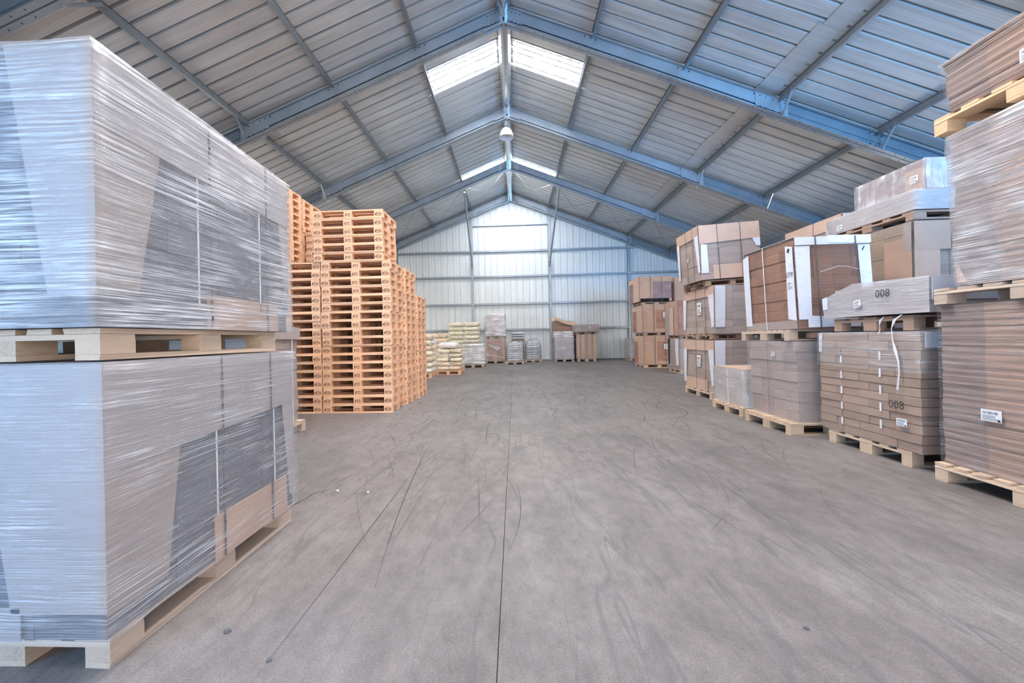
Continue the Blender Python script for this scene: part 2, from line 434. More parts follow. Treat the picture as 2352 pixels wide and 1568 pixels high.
# cross-bracing wires in the last bay
def wire(a, b_, lab):
    o = MB().tube([a, b_], .008, 5).build('bracing_wire', ZN if 'ridge' in lab else ZND); tag(o, lab, 'wire', 'roof bracing wires')
for sd, nm in ((-1, 'left'), (1, 'right')):
    xs = [.15, 2.0, 4.05, 6.1, 8.2]
    for j in range(4):
        xa, xb = RX + sd * xs[j], RX + sd * xs[j + 1]
        seg = ['beside the ridge', 'past the strut', 'further down the slope', 'low by the eaves'][j]
        wire((xa, 21.5, zs(xa) - .3), (xb, 17.7, zs(xb) - .3), 'thin bracing wire running forward on the %s roof slope %s' % (nm, seg))
        wire((xa, 17.7, zs(xa) - .34), (xb, 21.5, zs(xb) - .34), 'thin bracing wire running rearward on the %s roof slope %s' % (nm, seg))
# ---- side walls
for sd, nm in ((-1, 'wall_left'), (1, 'wall_right')):
    sw = struct(nm)
    for k in range(24):
        y0 = -2.15 + k; n = 3; prof = []
        for q in range(n):
            a = y0 + q / 3; prof += [(a, 0), (a + .02, .035), (a + .053, .035), (a + .073, 0)]
        prof.append((y0 + 1, 0)); vs = []; fs = []
        for (y, d) in prof:
            x = sd * (10.22 - d) + (RX if 0 else 0); vs += [(x, y, 0.0), (x, y, 4.70)]
        for q in range(len(prof) - 1): fs.append((2 * q, 2 * q + 2, 2 * q + 3, 2 * q + 1))
        MB().add(vs, fs).build('cladding_sheet', WALL, sw)
    for z in (1.65, 3.1):
        MB().box(sd * 10.1 - .06, sd * 10.1 + .06, -2.1, 21.7, z, z + .09).build('wall_rail', ZND, sw)
# ---- unseen part wall, added to keep the sun off the near left load; the rest stands open
fw_ = struct('wall_front_blocker')
for k in range(11):
    x0 = -10.2 + k; x1 = x0 + 1.0; prof = []
    for q in range(3):
        a = x0 + q / 3; prof += [(a, 0), (a + .02, .035), (a + .053, .035), (a + .073, 0)]
    prof.append((x1, 0)); vs = []; fs = []
    for (x, d) in prof: vs += [(x, -2.56 + d, 0.0), (x, -2.56 + d, zs(x) + .02)]
    for q in range(len(prof) - 1): fs.append((2 * q, 2 * q + 1, 2 * q + 3, 2 * q + 2))
    MB().add(vs, fs).build('cladding_sheet', WALL, fw_)
# ---- floor slabs
CONC = None
m, t, b = nt('worn_concrete', .62, 0, (.4, .38, .37), .35)
def wc(s, r=(0, 0, 0)): return world_coords(t, s, r)
big = noise(t, wc((1, .7, 1)), .55, 4, .6); mid = noise(t, wc((1.2, .5, 1)), 2.6, 5, .62); fine = noise(t, wc((1, 1, 1)), 120, 2, .7)
base = ramp(t, mth(t, 'ADD', mth(t, 'MULTIPLY', big, .55), mth(t, 'MULTIPLY', mid, .45)), [(.33, (.115, .103, .100)), (.5, (.185, .163, .159)), (.66, (.245, .219, .215))])
lane = noise(t, wc((.35, .06, 1)), 1.6, 3, .5)
base = mix(t, base, (.25, .224, .222), mth(t, 'MULTIPLY', ramp(t, lane, [(.45, 0.0), (.68, 1.0)]), .35))
rough_ = noise(t, wc((1.3, .8, 1), (0, 0, .3)), 7, 6, .78)
base = mix(t, base, ramp(t, rough_, [(.34, .66), (.5, 1.0), (.66, 1.30)]), .6, 'MULTIPLY')
grain = ramp(t, fine, [(.30, .72), (.5, 1.0), (.72, 1.28)])
base = mix(t, base, grain, .8, 'MULTIPLY')
def skid(rot, sx, sy, scl, lo, hi, amt, seed=0):
    v = wc((sx, sy, 1), (0, 0, rot)); mp = N(t, 'ShaderNodeMapping'); mp.inputs['Location'].default_value = (seed, seed * 1.7, seed); t.links.new(v, mp.inputs[0])
    n = N(t, 'ShaderNodeTexNoise'); n.inputs['Scale'].default_value = scl; n.inputs['Detail'].default_value = 3.5; n.inputs['Roughness'].default_value = .5
    n.inputs['Distortion'].default_value = .15; t.links.new(mp.outputs[0], n.inputs['Vector'])
    d = mth(t, 'ABSOLUTE', mth(t, 'SUBTRACT', n.outputs['Fac'], .5))
    l = ramp(t, d, [(lo, 1.0), (hi, 0.0)])
    mk = noise(t, wc((.8, .45, 1), (0, 0, rot + seed)), 1.7, 2, .5)
    return mth(t, 'MULTIPLY', mth(t, 'MULTIPLY', l, ramp(t, mk, [(.44, 0.0), (.62, 1.0)])), amt)
sk = skid(.04, 1.5, .16, 1.5, .001, .006, .8, 3.1)
sk = mth(t, 'MAXIMUM', sk, skid(-.16, 1.7, .20, 1.6, .001, .007, .75, 9.3))
sk = mth(t, 'MAXIMUM', sk, skid(.24, 1.6, .18, 1.5, .001, .006, .75, 17.7))
sk = mth(t, 'MAXIMUM', sk, skid(.9, 1.4, .30, 1.3, .002, .012, .5, 23.0))
# swirls of turning trucks further in
vd = N(t, 'ShaderNodeTexNoise'); vd.inputs['Scale'].default_value = .5; t.links.new(wc((1, 1, 1)), vd.inputs['Vector'])
vv = mix(t, wc((1, 1, 1)), vd.outputs['Color'], .75, 'ADD')
vo = N(t, 'ShaderNodeTexVoronoi', feature='F1'); vo.inputs['Scale'].default_value = .55; t.links.new(vv, vo.inputs['Vector'])
rg = mth(t, 'ABSOLUTE', mth(t, 'SUBTRACT', mth(t, 'FRACT', mth(t, 'MULTIPLY', vo.outputs['Distance'], 4.2)), .5))
rgl = ramp(t, rg, [(.02, 1.0), (.07, 0.0)])
sx_ = N(t, 'ShaderNodeSeparateXYZ'); t.links.new(wc((1, 1, 1)), sx_.inputs[0])
far = ramp(t, mth(t, 'DIVIDE', sx_.outputs['Y'], 20), [(.25, 0.0), (.5, 1.0)])
mk2 = ramp(t, noise(t, wc((1, 1, 1)), .9, 2), [(.42, 0.0), (.6, 1.0)])
sk = mth(t, 'MAXIMUM', sk, mth(t, 'MULTIPLY', mth(t, 'MULTIPLY', mth(t, 'MULTIPLY', rgl, far), mk2), .6))
cc = mix(t, base, (.10, .095, .10), sk)
t.links.new(cc, b.inputs['Base Color']); bump(t, b, mth(t, 'ADD', fine, mid), .12, .004)
b.inputs['Roughness'].default_value = .55
CONC = m
floor = struct('floor')
FX = [-10.3, -6.7, -3.45, -.09, 3.27, 6.7, 10.3]; FYs = [-2.6, 1.0, 5.10, 9.2, 13.3, 17.4, 22.0]
gp = .0018
for i in range(len(FX) - 1):
    for j in range(len(FYs) - 1):
        MB().box(FX[i] + gp, FX[i + 1] - gp, FYs[j] + gp, FYs[j + 1] - gp, -.12, 0).build('floor_slab', CONC, floor)
MB().box(-10.3, 10.3, -2.6, 22.0, -.2, -.03).build('joint_bed', M_plain('joint_filler', (.12, .11, .11)), floor)
def ribbon(pts, w, name, mat, z=.0012):
    vs = []; fs = []
    for i, (x, y) in enumerate(pts):
        a = Vector(pts[max(0, i - 1)]); c = Vector(pts[min(len(pts) - 1, i + 1)]); d = (c - a).normalized()
        ww = w * (.35 + .65 * math.sin(PI * (i + .5) / len(pts))) * R.uniform(.7, 1.3)
        vs += [(x - d.y * ww / 2, y + d.x * ww / 2, z), (x + d.y * ww / 2, y - d.x * ww / 2, z)]
    for i in range(len(pts) - 1): fs.append((2 * i, 2 * i + 1, 2 * i + 3, 2 * i + 2))
    return MB().add(vs, fs).build(name, mat, floor)
CRK = M_plain('crack_dirt', (.06, .055, .055), .9)
ribbon([(-1.70, 2.74), (-1.69, 2.86), (-1.705, 2.95), (-1.685, 3.07), (-1.66, 3.14), (-1.655, 3.22), (-1.62, 3.28), (-1.58, 3.32), (-1.53, 3.34)], .012, 'floor_crack', CRK)
# drawn tyre streaks (long thin black rubber lines)
TYR = M_plain('tyre_rubber', (.075, .069, .07), .8)
tr = MB()
def streak(x, y, L, ang, w, bend=0):
    n = 26 if abs(bend) > 1 else 10; pts = []
    a = ang
    for k in range(n + 1):
        pts.append((x, y)); x += math.sin(a) * L / n; y += math.cos(a) * L / n; a += bend / n + R.uniform(-.012, .012)
    for i in range(n):
        (x0, y0), (x1, y1) = pts[i], pts[i + 1]; d = Vector((x1 - x0, y1 - y0)).normalized()
        w0 = w * (.2 + .8 * math.sin(PI * i / n)); w1 = w * (.2 + .8 * math.sin(PI * (i + 1) / n))
        tr.add([(x0 - d.y * w0 / 2, y0 + d.x * w0 / 2, .001), (x0 + d.y * w0 / 2, y0 - d.x * w0 / 2, .001), (x1 + d.y * w1 / 2, y1 - d.x * w1 / 2, .001), (x1 - d.y * w1 / 2, y1 + d.x * w1 / 2, .001)], [(0, 1, 2, 3)])
for k in range(230):
    y = 2.3 + (R.random() ** .8) * 9; x = R.uniform(-1.5, 1.5 + .28 * y) if y < 7 else R.uniform(-1.9, 3.1)
    streak(x, y, R.uniform(.2, 1.3), R.gauss(.02, .26) + x * .06, R.uniform(.0015, .0042) * (1 + y * .16), R.gauss(0, .25))
for k in range(120):
    streak(R.uniform(-1.6, 4.2), R.uniform(7, 19.5), R.uniform(.8, 2.8), R.uniform(-PI, PI), R.uniform(.007, .014), R.choice((-1, 1)) * R.uniform(1.5, 4.5))
streak(-.98, 1.55, 2.3, .02, .008); streak(-.72, 2.0, 3.0, -.16, .009, .1)
o = tr.build('tyre_streaks', TYR, floor); o['kind'] = 'stuff'
# litter
def chip(x, y, r, lab, mat, h=.008, n=6, st=1.0, rz=0):
    vs = [(r * R.uniform(.7, 1.1) * math.cos(2 * PI * k / n) * st, r * R.uniform(.6, 1.1) * math.sin(2 * PI * k / n), 0) for k in range(n)]
    vs += [(v[0] * .8, v[1] * .8, h) for v in vs]
    fs = [tuple(range(n - 1, -1, -1)), tuple(range(n, 2 * n))] + [(k, (k + 1) % n, n + (k + 1) % n, n + k) for k in range(n)]
    o = MB().add(vs, fs).build('debris_chip', mat); o.location = (x, y, .0015); o.rotation_euler.z = rz; tag(o, lab, 'debris', 'litter on the floor')
DST = M_plain('dark_stone', (.12, .12, .13)); DWH = M_plain('wood_sliver', (.85, .80, .72))
chip(-1.251, 1.692, .018, 'dark crumb lying closest to the big blue lit load', DST)
chip(-.977, 1.54, .014, 'flat grey pebble at the very front left floor', DST, .005)
chip(-1.482, 3.301, .035, 'white wood sliver beyond the floor crack', DWH, .004, 4, .35, .9)
chip(-1.216, 3.27, .03, 'small white splinter right of the larger sliver', DWH, .004, 4, .4, .4)
chip(2.896, 3.766, .025, 'dark scrap on the floor before the bundle load', DST, .004, 5, 1.0, .4)
chip(1.18, 1.75, .012, 'tiny dark crumb mid floor at the front', DST)

# ---- lamp
lp = thing('high_bay_lamp', 'pale bell shaped high bay lamp hanging under the ridge', 'lamp', (-.13, 13.42, 7.78))
sh = MB().lathe([(.02, .33), (.07, .33), (.10, .31), (.165, .25), (.21, .16), (.235, .06), (.24, 0), (.232, 0), (.225, .06), (.20, .15), (.155, .235), (.09, .29)], 24).build('lamp_shade', M_plain('opal_shade', (.72, .72, .72), .25), lp, True)
MB().lathe([(.001, .56), (.075, .56), (.085, .50), (.085, .38), (.07, .355), (.001, .355)], 16).build('gear_housing', ZND, lp, True)
MB().lathe([(.001, .10), (.04, .11), (.055, .17), (.03, .26), (.001, .27)], 12).build('bulb', M_plain('milk_glass', (.85, .85, .85), .15), lp, True)
MB().tube([(0, 0, .55), (0, 0, .625)], .012, 6).build('hook', ZND, lp)

# ============================================================ PALLETS
def epal_text():
    cu = bpy.data.curves.new('mark', 'FONT'); cu.body = 'EPAL'; cu.size = .046; cu.offset = .0012; cu.align_x = 'CENTER'; cu.align_y = 'CENTER'; cu.resolution_u = 1
    cu.fill_mode = 'FRONT'
    o = bpy.data.objects.new('tmp', cu); col.objects.link(o); bpy.context.view_layer.update()
    me = bpy.data.meshes.new_from_object(o); bpy.data.objects.remove(o); return me
def text_mesh(s, size, mat, bold=0.0):
    cu = bpy.data.curves.new('txt', 'FONT'); cu.body = s; cu.size = size; cu.align_x = 'CENTER'; cu.align_y = 'CENTER'; cu.resolution_u = 3; cu.offset = bold
    o = bpy.data.objects.new('tmp', cu); col.objects.link(o); bpy.context.view_layer.update()
    me = bpy.data.meshes.new_from_object(o); bpy.data.objects.remove(o); me.name = 'lettering'
    me.materials.clear(); me.materials.append(mat); return me
def mark_mesh():
    te = epal_text(); mb = MB()
    # rotate text into XZ plane facing -Y
    mb.add([(v.co.x, 0, v.co.y) for v in te.vertices], [tuple(p.vertices) for p in te.polygons])
    n = 18
    vs = [(.058 * math.cos(2 * PI * k / n), 0, .033 * math.sin(2 * PI * k / n)) for k in range(n)] + [(.049 * math.cos(2 * PI * k / n), 0, .0265 * math.sin(2 * PI * k / n)) for k in range(n)]
    mb.add(vs, [(k, (k + 1) % n, n + (k + 1) % n, n + k) for k in range(n)])
    return mesh('burnt_mark', mb.v, mb.f, BURN)
def mid_mesh():
    mb = MB()
    mb.box(-.045, -.030, -.0004, 0, -.025, .025); mb.box(-.02, .045, -.0004, 0, .012, .022)
    mb.box(-.02, -.008, -.0004, 0, -.012, .004); mb.box(.0, .014, -.0004, 0, -.022, -.006); mb.box(.022, .045, -.0004, 0, -.004, .003); mb.box(.025, .04, -.0004, 0, -.026, -.014)
    return mesh('stamp', mb.v, mb.f, BURN)
def boxmesh(nm, sx, sy, sz, mat):
    mb = MB().box(-sx / 2, sx / 2, -sy / 2, sy / 2, 0, sz); return mesh(nm, mb.v, mb.f, mat)
def plank(nm, sx, sy, sz, mat, seed):
    rr = random.Random(seed)
    mb = MB().box(-sx / 2, sx / 2, -sy / 2, sy / 2, 0, sz)
    v = [(x + rr.uniform(-.003, .003), y + rr.uniform(-.003, .003), z - (rr.uniform(0, .0012) if z > 0 else 0)) for x, y, z in mb.v]
    return mesh(nm, v, mb.f, mat)
MK = mark_mesh(); MD = mid_mesh()
PM = {}
def pallet(name, label, cx, cy, z, L=1.2, W=.8, rz=0, mat=None, H=.144, ndeck=5, group=None, marks=False, tiltx=0, tilty=0, gapdeck=None, cat='pallet'):
    """L along local x (deck boards run along x), W along local y; long side faces -y"""
    mat = mat or OLDW
    root = thing(name, label, cat, (cx, cy, z), rz, group)
    if tiltx or tilty: root.rotation_euler = (tiltx, tilty, rz)
    t_ = .022; bh = H - 3 * t_; key = (round(L, 3), round(W, 3), round(H, 3), mat.name, ndeck)
    if key not in PM:
        bw = .145 if L > 1 else .10; cw = .10
        wd = [.145, .10, .145, .10, .145] if ndeck == 5 else [min(.12, W / ndeck * .72)] * ndeck
        PM[key] = dict(cb=boxmesh('block', bw, .10, bh, mat), mb_=boxmesh('block', bw, .145, bh, mat),
                       bo=plank('bottom_board', L, .10, t_, mat, 1), bm=plank('bottom_board', L, .145, t_, mat, 2),
                       st=plank('stringer_board', bw, W, t_, mat, 3), dk=[plank('deck_board', L, wd[i], t_, mat, 10 + i) for i in range(ndeck)], wd=wd, bw=bw)
    P = PM[key]; bw = P['bw']
    for iy, y in enumerate((-W / 2 + .05, 0, W / 2 - .05)):
        link('bottom_board', P['bm'] if iy == 1 else P['bo'], root, (0, y, 0))
        for x in (-L / 2 + bw / 2, 0, L / 2 - bw / 2):
            link('block', P['mb_'] if iy == 1 else P['cb'], root, (x, y, t_))
    for x in (-L / 2 + bw / 2, 0, L / 2 - bw / 2): link('stringer_board', P['st'], root, (x, 0, t_ + bh))
    wd = P['wd']
    for i in range(ndeck):
        y = -W / 2 + wd[0] / 2 + i * (W - wd[0]) / (ndeck - 1)
        link('deck_board', P['dk'][i], root, (0, y, 2 * t_ + bh))
    if marks:
        for x in (-L / 2 + bw / 2, L / 2 - bw / 2): link('burnt_mark', MK, root, (x, -W / 2 - .0008, t_ + bh / 2))
        link('stamp', MD, root, (0, -W / 2 - .0008, t_ + bh / 2))
    return root
def copy_tree(src, loc, rz=0, label=None, group=None):
    r = src.copy(); col.objects.link(r); r.location = loc; r.rotation_euler.z = rz
    if label: r['label'] = label
    if group: r['group'] = group
    for ch in src.children:
        c = ch.copy(); col.objects.link(c); c.parent = r
    return r
ORD = ['bottom', 'second', 'third', 'fourth', 'fifth', 'sixth', 'seventh', 'eighth', 'ninth', 'tenth', 'eleventh', 'twelfth', 'thirteenth', 'fourteenth', 'fifteenth', 'sixteenth',
       'seventeenth', 'eighteenth', 'nineteenth', 'twentieth', 'twenty-first', 'twenty-second', 'twenty-third', 'twenty-fourth', 'twenty-fifth', 'twenty-sixth', 'twenty-seventh', 'twenty-eighth', 'twenty-ninth', 'thirtieth', 'thirty-first']
proto = None
def pstack(x1, y0, n, desc, z0=0, k0=0, jx=.010, jy=.008, dx=0, marks=True):
    """column of long-side-forward pallets; x1 = right edge, y0 = front"""
    global proto
    for k in range(n):
        lab = 'fresh pine pallet, %s from the floor, %s' % (ORD[k0 + k], desc)
        loc = (x1 - .6 + dx + R.uniform(-jx, jx), y0 + .4 + R.uniform(-jy, jy), z0 + k * .1442)
        if proto is None:
            proto = pallet('pine_pallet', lab, *loc[:3], mat=PINE, group='fresh pine pallets', marks=True)
            proto.rotation_euler.z = 0
        else: copy_tree(proto, loc, R.uniform(-.006, .006), lab, 'fresh pine pallets')
YF = 6.86
pstack(-2.09, YF, 18, 'front stack at the aisle corner')
pstack(-2.20, YF - .01, 6, 'front aisle corner stack, shifted left', z0=18 * .1442, k0=18)
pstack(-2.06, YF + .83, 18, 'second stack back along the aisle')
pstack(-2.03, YF + 1.66, 15, 'third stack back along the aisle')
pstack(-3.325, YF + .02, 18, 'front stack left of the corner stack')
pstack(-4.475, YF + .84, 30, 'tall left stack just above the big wrapped load')
pstack(-4.52, YF + 1.78, 30, 'second tall back stack at the left')
pstack(-4.47, YF + 2.63, 30, 'back stack directly behind the second tall one')
pstack(-3.27, YF + 1.80, 25, 'shaded stack behind the aisle corner')

# ============================================================ LOADS
class Load:
    def __init__(s, name, label, x0, x1, y0, y1, z0, z1, cat='load', group=None, lean=(0, 0), taper=(0, 0), dzfar=0, rz=0, tilt=None):
        s.w, s.d, s.h = x1 - x0, y1 - y0, z1 - z0; s.lean = lean; s.taper = taper; s.dzfar = dzfar
        s.root = thing(name, label, cat, ((x0 + x1) / 2, (y0 + y1) / 2, z0), rz, group)
        if tilt: s.root.rotation_euler = (tilt[0], tilt[1], rz)
    def wf(s, p):
        x, y, z = p; f = z / s.h
        return (x * (1 - s.taper[0] * f) + s.lean[0] * f, y * (1 - s.taper[1] * f) + s.lean[1] * f, z + s.dzfar * f * (y / s.d + .5))
    def fp(s, face, u, v, off):
        w, d, h = s.w / 2, s.d / 2, s.h
        if face == 'F': p = (-w + u * s.w, -d - off, v * h)
        elif face == 'L': p = (-w - off, -d + u * s.d, v * h)
        elif face == 'R': p = (w + off, -d + u * s.d, v * h)
        else: p = (-w + u * s.w, -d + v * s.d, h + off)
        return s.wf(p)
    def cells(s, nx, ny, nz, mat, jit=.006, name='carton_bundle', fill=True):
        cw, cy_, ch = s.w / nx, s.d / ny, s.h / nz
        me = boxmesh(name, cw * .992, cy_ * .992, ch * .988, mat)
        rr = random.Random(int(s.w * 991 + s.h * 777 + s.root.location.x * 131))
        for k in range(nz):
            lx, ly = rr.uniform(-jit, jit), rr.uniform(-jit, jit)
            for i in range(nx):
                for j in range(ny):
                    if 0 < i < nx - 1 and 0 < j < ny - 1 and k < nz - 1: continue
                    if 0 < i < nx - 1 and 0 < j < ny - 1 and k == nz - 1 and not fill: continue
                    p = s.wf((-s.w / 2 + (i + .5) * cw, -s.d / 2 + (j + .5) * cy_, k * ch))
                    o = link(name, me, s.root, (p[0] + lx + rr.uniform(-jit, jit) * .4, p[1] + ly + rr.uniform(-jit, jit) * .4, p[2]))
                    f = (k + .5) / nz
                    o.scale = (1 - s.taper[0] * f, 1 - s.taper[1] * f, 1)
        return s
    def sheets(s, n, mat, jit=.008, wave=.02, name='cardboard_sheets', ragged=.5, mat2=None):
        mb = MB(); mb2 = MB(); ys_ = s.d / 2 - .26 * s.d; rr = random.Random(int(s.h * 1e4)); ox = oy = 0; t_ = s.h / n
        for k in range(n):
            ox = ox * .86 + rr.uniform(-jit, jit) * .6; oy = oy * .86 + rr.uniform(-jit, jit) * .6
            f = k / n; bx = wave * math.sin(f * 9 + 1); by = wave * math.sin(f * 7)
            e = rr.uniform(-jit, jit) * ragged
            mb.box(-s.w / 2 + ox + bx + e, s.w / 2 + ox + bx + e, -s.d / 2 + oy + by, (ys_ if mat2 else s.d / 2) + oy + by - e, k * t_, (k + .93) * t_, s.wf)
            if mat2: mb2.box(-s.w / 2 + ox + bx + e + .004, s.w / 2 + ox + bx + e, ys_ + .002 + oy + by - e, s.d / 2 + oy + by - e, k * t_, (k + .93) * t_, s.wf)
        o = mb.build(name, mat, s.root); o['kind'] = 'stuff'
        if mat2: o = mb2.build(name, mat2, s.root); o['kind'] = 'stuff'
        return s
    def core(s, mat, ins=.03, name='cardboard_core'):
        w, d = s.w / 2 - ins, s.d / 2 - ins
        MB().box(-w, w, -d, d, .005, s.h - .01, s.wf).build(name, mat, s.root); return s
    def lid(s, hgt, mat, o=.010, name='carton_lid', sides=1.0):
        w, d = s.w / 2 + o, s.d / 2 + o
        MB().box(-w, w, -d, d, s.h - hgt, s.h + .005, s.wf).build(name, mat, s.root); return s
    def tray(s, hgt, mat, o=.010, name='base_tray'):
        w, d = s.w / 2 + o, s.d / 2 + o
        MB().box(-w, w, -d, d, 0.0, hgt, s.wf).build(name, mat, s.root); return s
    def panel(s, face, c, mat, name='board_panel', off=.010, th=.005, label=None):
        a = [s.fp(face, u, v, off) for u, v in c]; b_ = [s.fp(face, u, v, off + th) for u, v in c]
        o = MB().add(a + b_, [(0, 3, 2, 1), (4, 5, 6, 7), (0, 1, 5, 4), (1, 2, 6, 5), (2, 3, 7, 6), (3, 0, 4, 7)]).build(name, mat, s.root)
        if label: o['label'] = label
        return o
    def rect(s, face, u0, u1, v0, v1, mat, name='board_panel', off=.010, th=.005):
        if face == 'T': off, th = .001, .004
        return s.panel(face, [(u0, v0), (u1, v0), (u1, v1), (u0, v1)], mat, name, off, th)
    def strap(s, face, u, mat=None, v0=0, v1=1, off=.019, wd=.012):
        d = wd / (s.w if face == 'F' else s.d)
        s.panel(face, [(u - d / 2, v0), (u + d / 2, v0), (u + d / 2, v1), (u - d / 2, v1)], mat or STRAP, 'strap', off, .003); return s
    def vstraps(s, us, mat=None, faces='F', **k):
        for f in faces:
            for u in us: s.strap(f, u, mat, **k)
        return s
    def corner(s, pu, fa, fb, mat, wa, wb, v0=0, v1=1, ta=None, tb=None, off=.014):
        """corner board: fa/fb faces; wa, wb widths at top, ta,tb at bottom (fractions). pu: 0/1 which end on each face"""
        ta = wa if ta is None else ta; tb = wb if tb is None else tb
        for f, e, wt, wbm in ((fa, pu[0], wa, ta), (fb, pu[1], wb, tb)):
            if e == 0: c = [(0, v0), (wbm, v0), (wt, v1), (0, v1)]
            else: c = [(1 - wbm, v0), (1, v0), (1, v1), (1 - wt, v1)]
            s.panel(f, c, mat, 'corner_board', off)
        return s
    def mat_at(s, face, u, v, off, rot=0):
        p = Vector(s.fp(face, u, v, off))
        if face == 'F': m_ = Matrix(((1, 0, 0), (0, 0, -1), (0, 1, 0)))
        elif face == 'L': m_ = Matrix(((0, 0, -1), (-1, 0, 0), (0, 1, 0)))
        else: m_ = Matrix(((0, 0, 1), (1, 0, 0), (0, 1, 0)))
        return Matrix.Translation(p) @ m_.to_4x4() @ Matrix.Rotation(rot, 4, 'Z')
    def sticker(s, face, u, v, w_, h_, off=.022, rot=0):
        mb = MB(); mb.box(-w_ / 2, w_ / 2, -h_ / 2, h_ / 2, 0, .002)
        o = mb.build('paper_label', PAPER, s.root); o.matrix_local = s.mat_at(face, u, v, off, rot)
        mb = MB(); rr = random.Random(5)
        x = -w_ * .40
        while x < w_ * .36:
            q = rr.uniform(.012, .03) * w_; mb.box(x, x + q, h_ * .12, h_ * .34, .002, .0026); x += q + rr.uniform(.02, .045) * w_
        for q in (-.02, -.14, -.26, -.38): mb.box(-w_ * .42, w_ * rr.uniform(.15, .4), h_ * q - h_ * .02, h_ * q + h_ * .02, .002, .0026)
        mb.box(w_ * .32, w_ * .45, -h_ * .46, -h_ * .30, .002, .0026)
        p_ = link('label_print', mesh('label_print', mb.v, mb.f, INK), o)
        return s
    def text(s, face, u, v, txt, size, off=.025, rot=0, bold=0.0):
        o = link('handwritten_number', text_mesh(txt, size, INK, bold), s.root); o.matrix_local = s.mat_at(face, u, v, off, rot); return s
    def film(s, mat=None, off=.024, n=14, amp=.006, v0=0.0, top=True, name='stretch_film', bulge=0.0):
        rr = random.Random(int(s.w * 100 + s.h * 917)); ph = [rr.uniform(0, 6) for _ in range(6)]
        w, d, h = s.w / 2 + off, s.d / 2 + off, s.h + .004; vs = []; fs = []
        per = []
        for k in range(n): per.append((-w + 2 * w * k / n, -d))
        for k in range(n): per.append((w, -d + 2 * d * k / n))
        for k in range(n): per.append((w - 2 * w * k / n, d))
        for k in range(n): per.append((-w, d - 2 * d * k / n))
        m_ = len(per)
        for r_ in range(n + 1):
            f = v0 + (1 - v0) * r_ / n
            for i, (x, y) in enumerate(per):
                q = amp * (math.sin(f * 37 + i * .35 + ph[0]) + math.sin(f * 17 - i * .8 + ph[1]) + rr.uniform(-.6, .6)) * .5 + bulge * math.sin(PI * f)
                L_ = math.hypot(x, y) or 1
                p = s.wf((x + x / L_ * q, y + y / L_ * q, f * h)); vs.append(p)
        for r_ in range(n):
            for i in range(m_): fs.append((r_ * m_ + i, r_ * m_ + (i + 1) % m_, (r_ + 1) * m_ + (i + 1) % m_, (r_ + 1) * m_ + i))
        if top:
            c = len(vs); vs.append(s.wf((0, 0, h + .002)))
            for i in range(m_): fs.append((n * m_ + i, n * m_ + (i + 1) % m_, c))
        MB().add(vs, fs).build(name, mat or FILM, s.root, True); return s
def P_(name, lab, x0, x1, y0, y1, z, mat=OLDW, H=.13, along='x', nd=5, group='pallets under the loads', **k):
    if along == 'x': return pallet(name, lab, (x0 + x1) / 2, (y0 + y1) / 2, z, x1 - x0, y1 - y0, 0, mat, H, nd, group, **k)
    return pallet(name, lab, (x0 + x1) / 2, (y0 + y1) / 2, z, y1 - y0, x1 - x0, PI / 2, mat, H, nd, group, **k)

# ---- left side, nearest
P_('wooden_pallet', 'grey weathered pallet on the floor under the big lower left load', -2.40, -1.567, 1.49, 2.75, 0, OLDW, .125, 'y')
a = Load('wrapped_load', 'lower of two big film wrapped loads at the front left', -2.42, -1.552, 1.468, 2.752, .125, 1.165)
a.core(E_MAUVE).cells(3, 4, 8, E_MAUVE, .003)
a.panel('R', [(-.009, .60), (1, .68), (1, 1), (-.009, 1)], MAUVE, 'carton_lid', .012)
a.rect('T', 0, 1, 0, 1, MAUVE, 'carton_lid', .002, .006)
a.panel('R', [(-.009, .09), (.20, .09), (.26, .62), (-.009, .60)], SHELL, 'corner_board')
a.panel('R', [(.955, .08), (1, .08), (1, .70), (.90, .68)], MAUVE, 'corner_board')
a.rect('R', .42, .93, 0.0, .22, KRAFT, 'base_tray')
a.panel('F', [(.58, .10), (1.017, .10), (1.017, 1), (.42, 1)], MAUVE, 'corner_board')
a.rect('F', .12, .62, 0, .12, MAUVE, 'base_tray')
a.vstraps([.47, .80], faces='R', v0=.0, v1=1.0)
a.vstraps([.44, .83], STRAPW, faces='R', v0=.1, v1=.66, off=.010, wd=.008)
a.film(FILMS, .026, 18, .005)
P_('wooden_pallet', 'knotty pallet between the two big wrapped loads at front left', -2.38, -1.56, 1.47, 2.60, 1.178, M_wood('knotty_pine', (.60, .44, .32), .7), .122, 'y')
a = Load('wrapped_load', 'upper of two big film wrapped loads, nearest the left edge', -2.42, -1.552, 1.452, 2.725, 1.302, 2.36, dzfar=-.055)
a.core(E_MAUVE).cells(3, 4, 9, E_MAUVE, .003)
a.panel('R', [(-.009, .72), (1, .70), (1, 1), (-.009, 1)], MAUVE, 'carton_lid', .014)
a.rect('T', 0, 1, 0, 1, MAUVE, 'carton_lid', .002, .006)
a.panel('R', [(-.009, .13), (.125, .13), (.22, .76), (-.009, .76)], SHELL, 'corner_board')
a.panel('R', [(.985, .10), (1, .10), (1, .74), (.92, .72)], MAUVE, 'corner_board')
a.rect('R', .42, .90, 0, .17, KRAFT, 'base_tray')
a.panel('F', [(.80, .12), (1.019, .12), (1.019, 1), (.62, 1)], MAUVE, 'corner_board')
a.rect('F', .20, .58, 0, .14, MAUVE, 'base_tray')
a.vstraps([.44, .81], faces='R')
a.vstraps([.38, .76], STRAPW, faces='R', v0=.1, v1=.75, off=.012, wd=.008)
a.film(FILMH, .026, 18, .005)
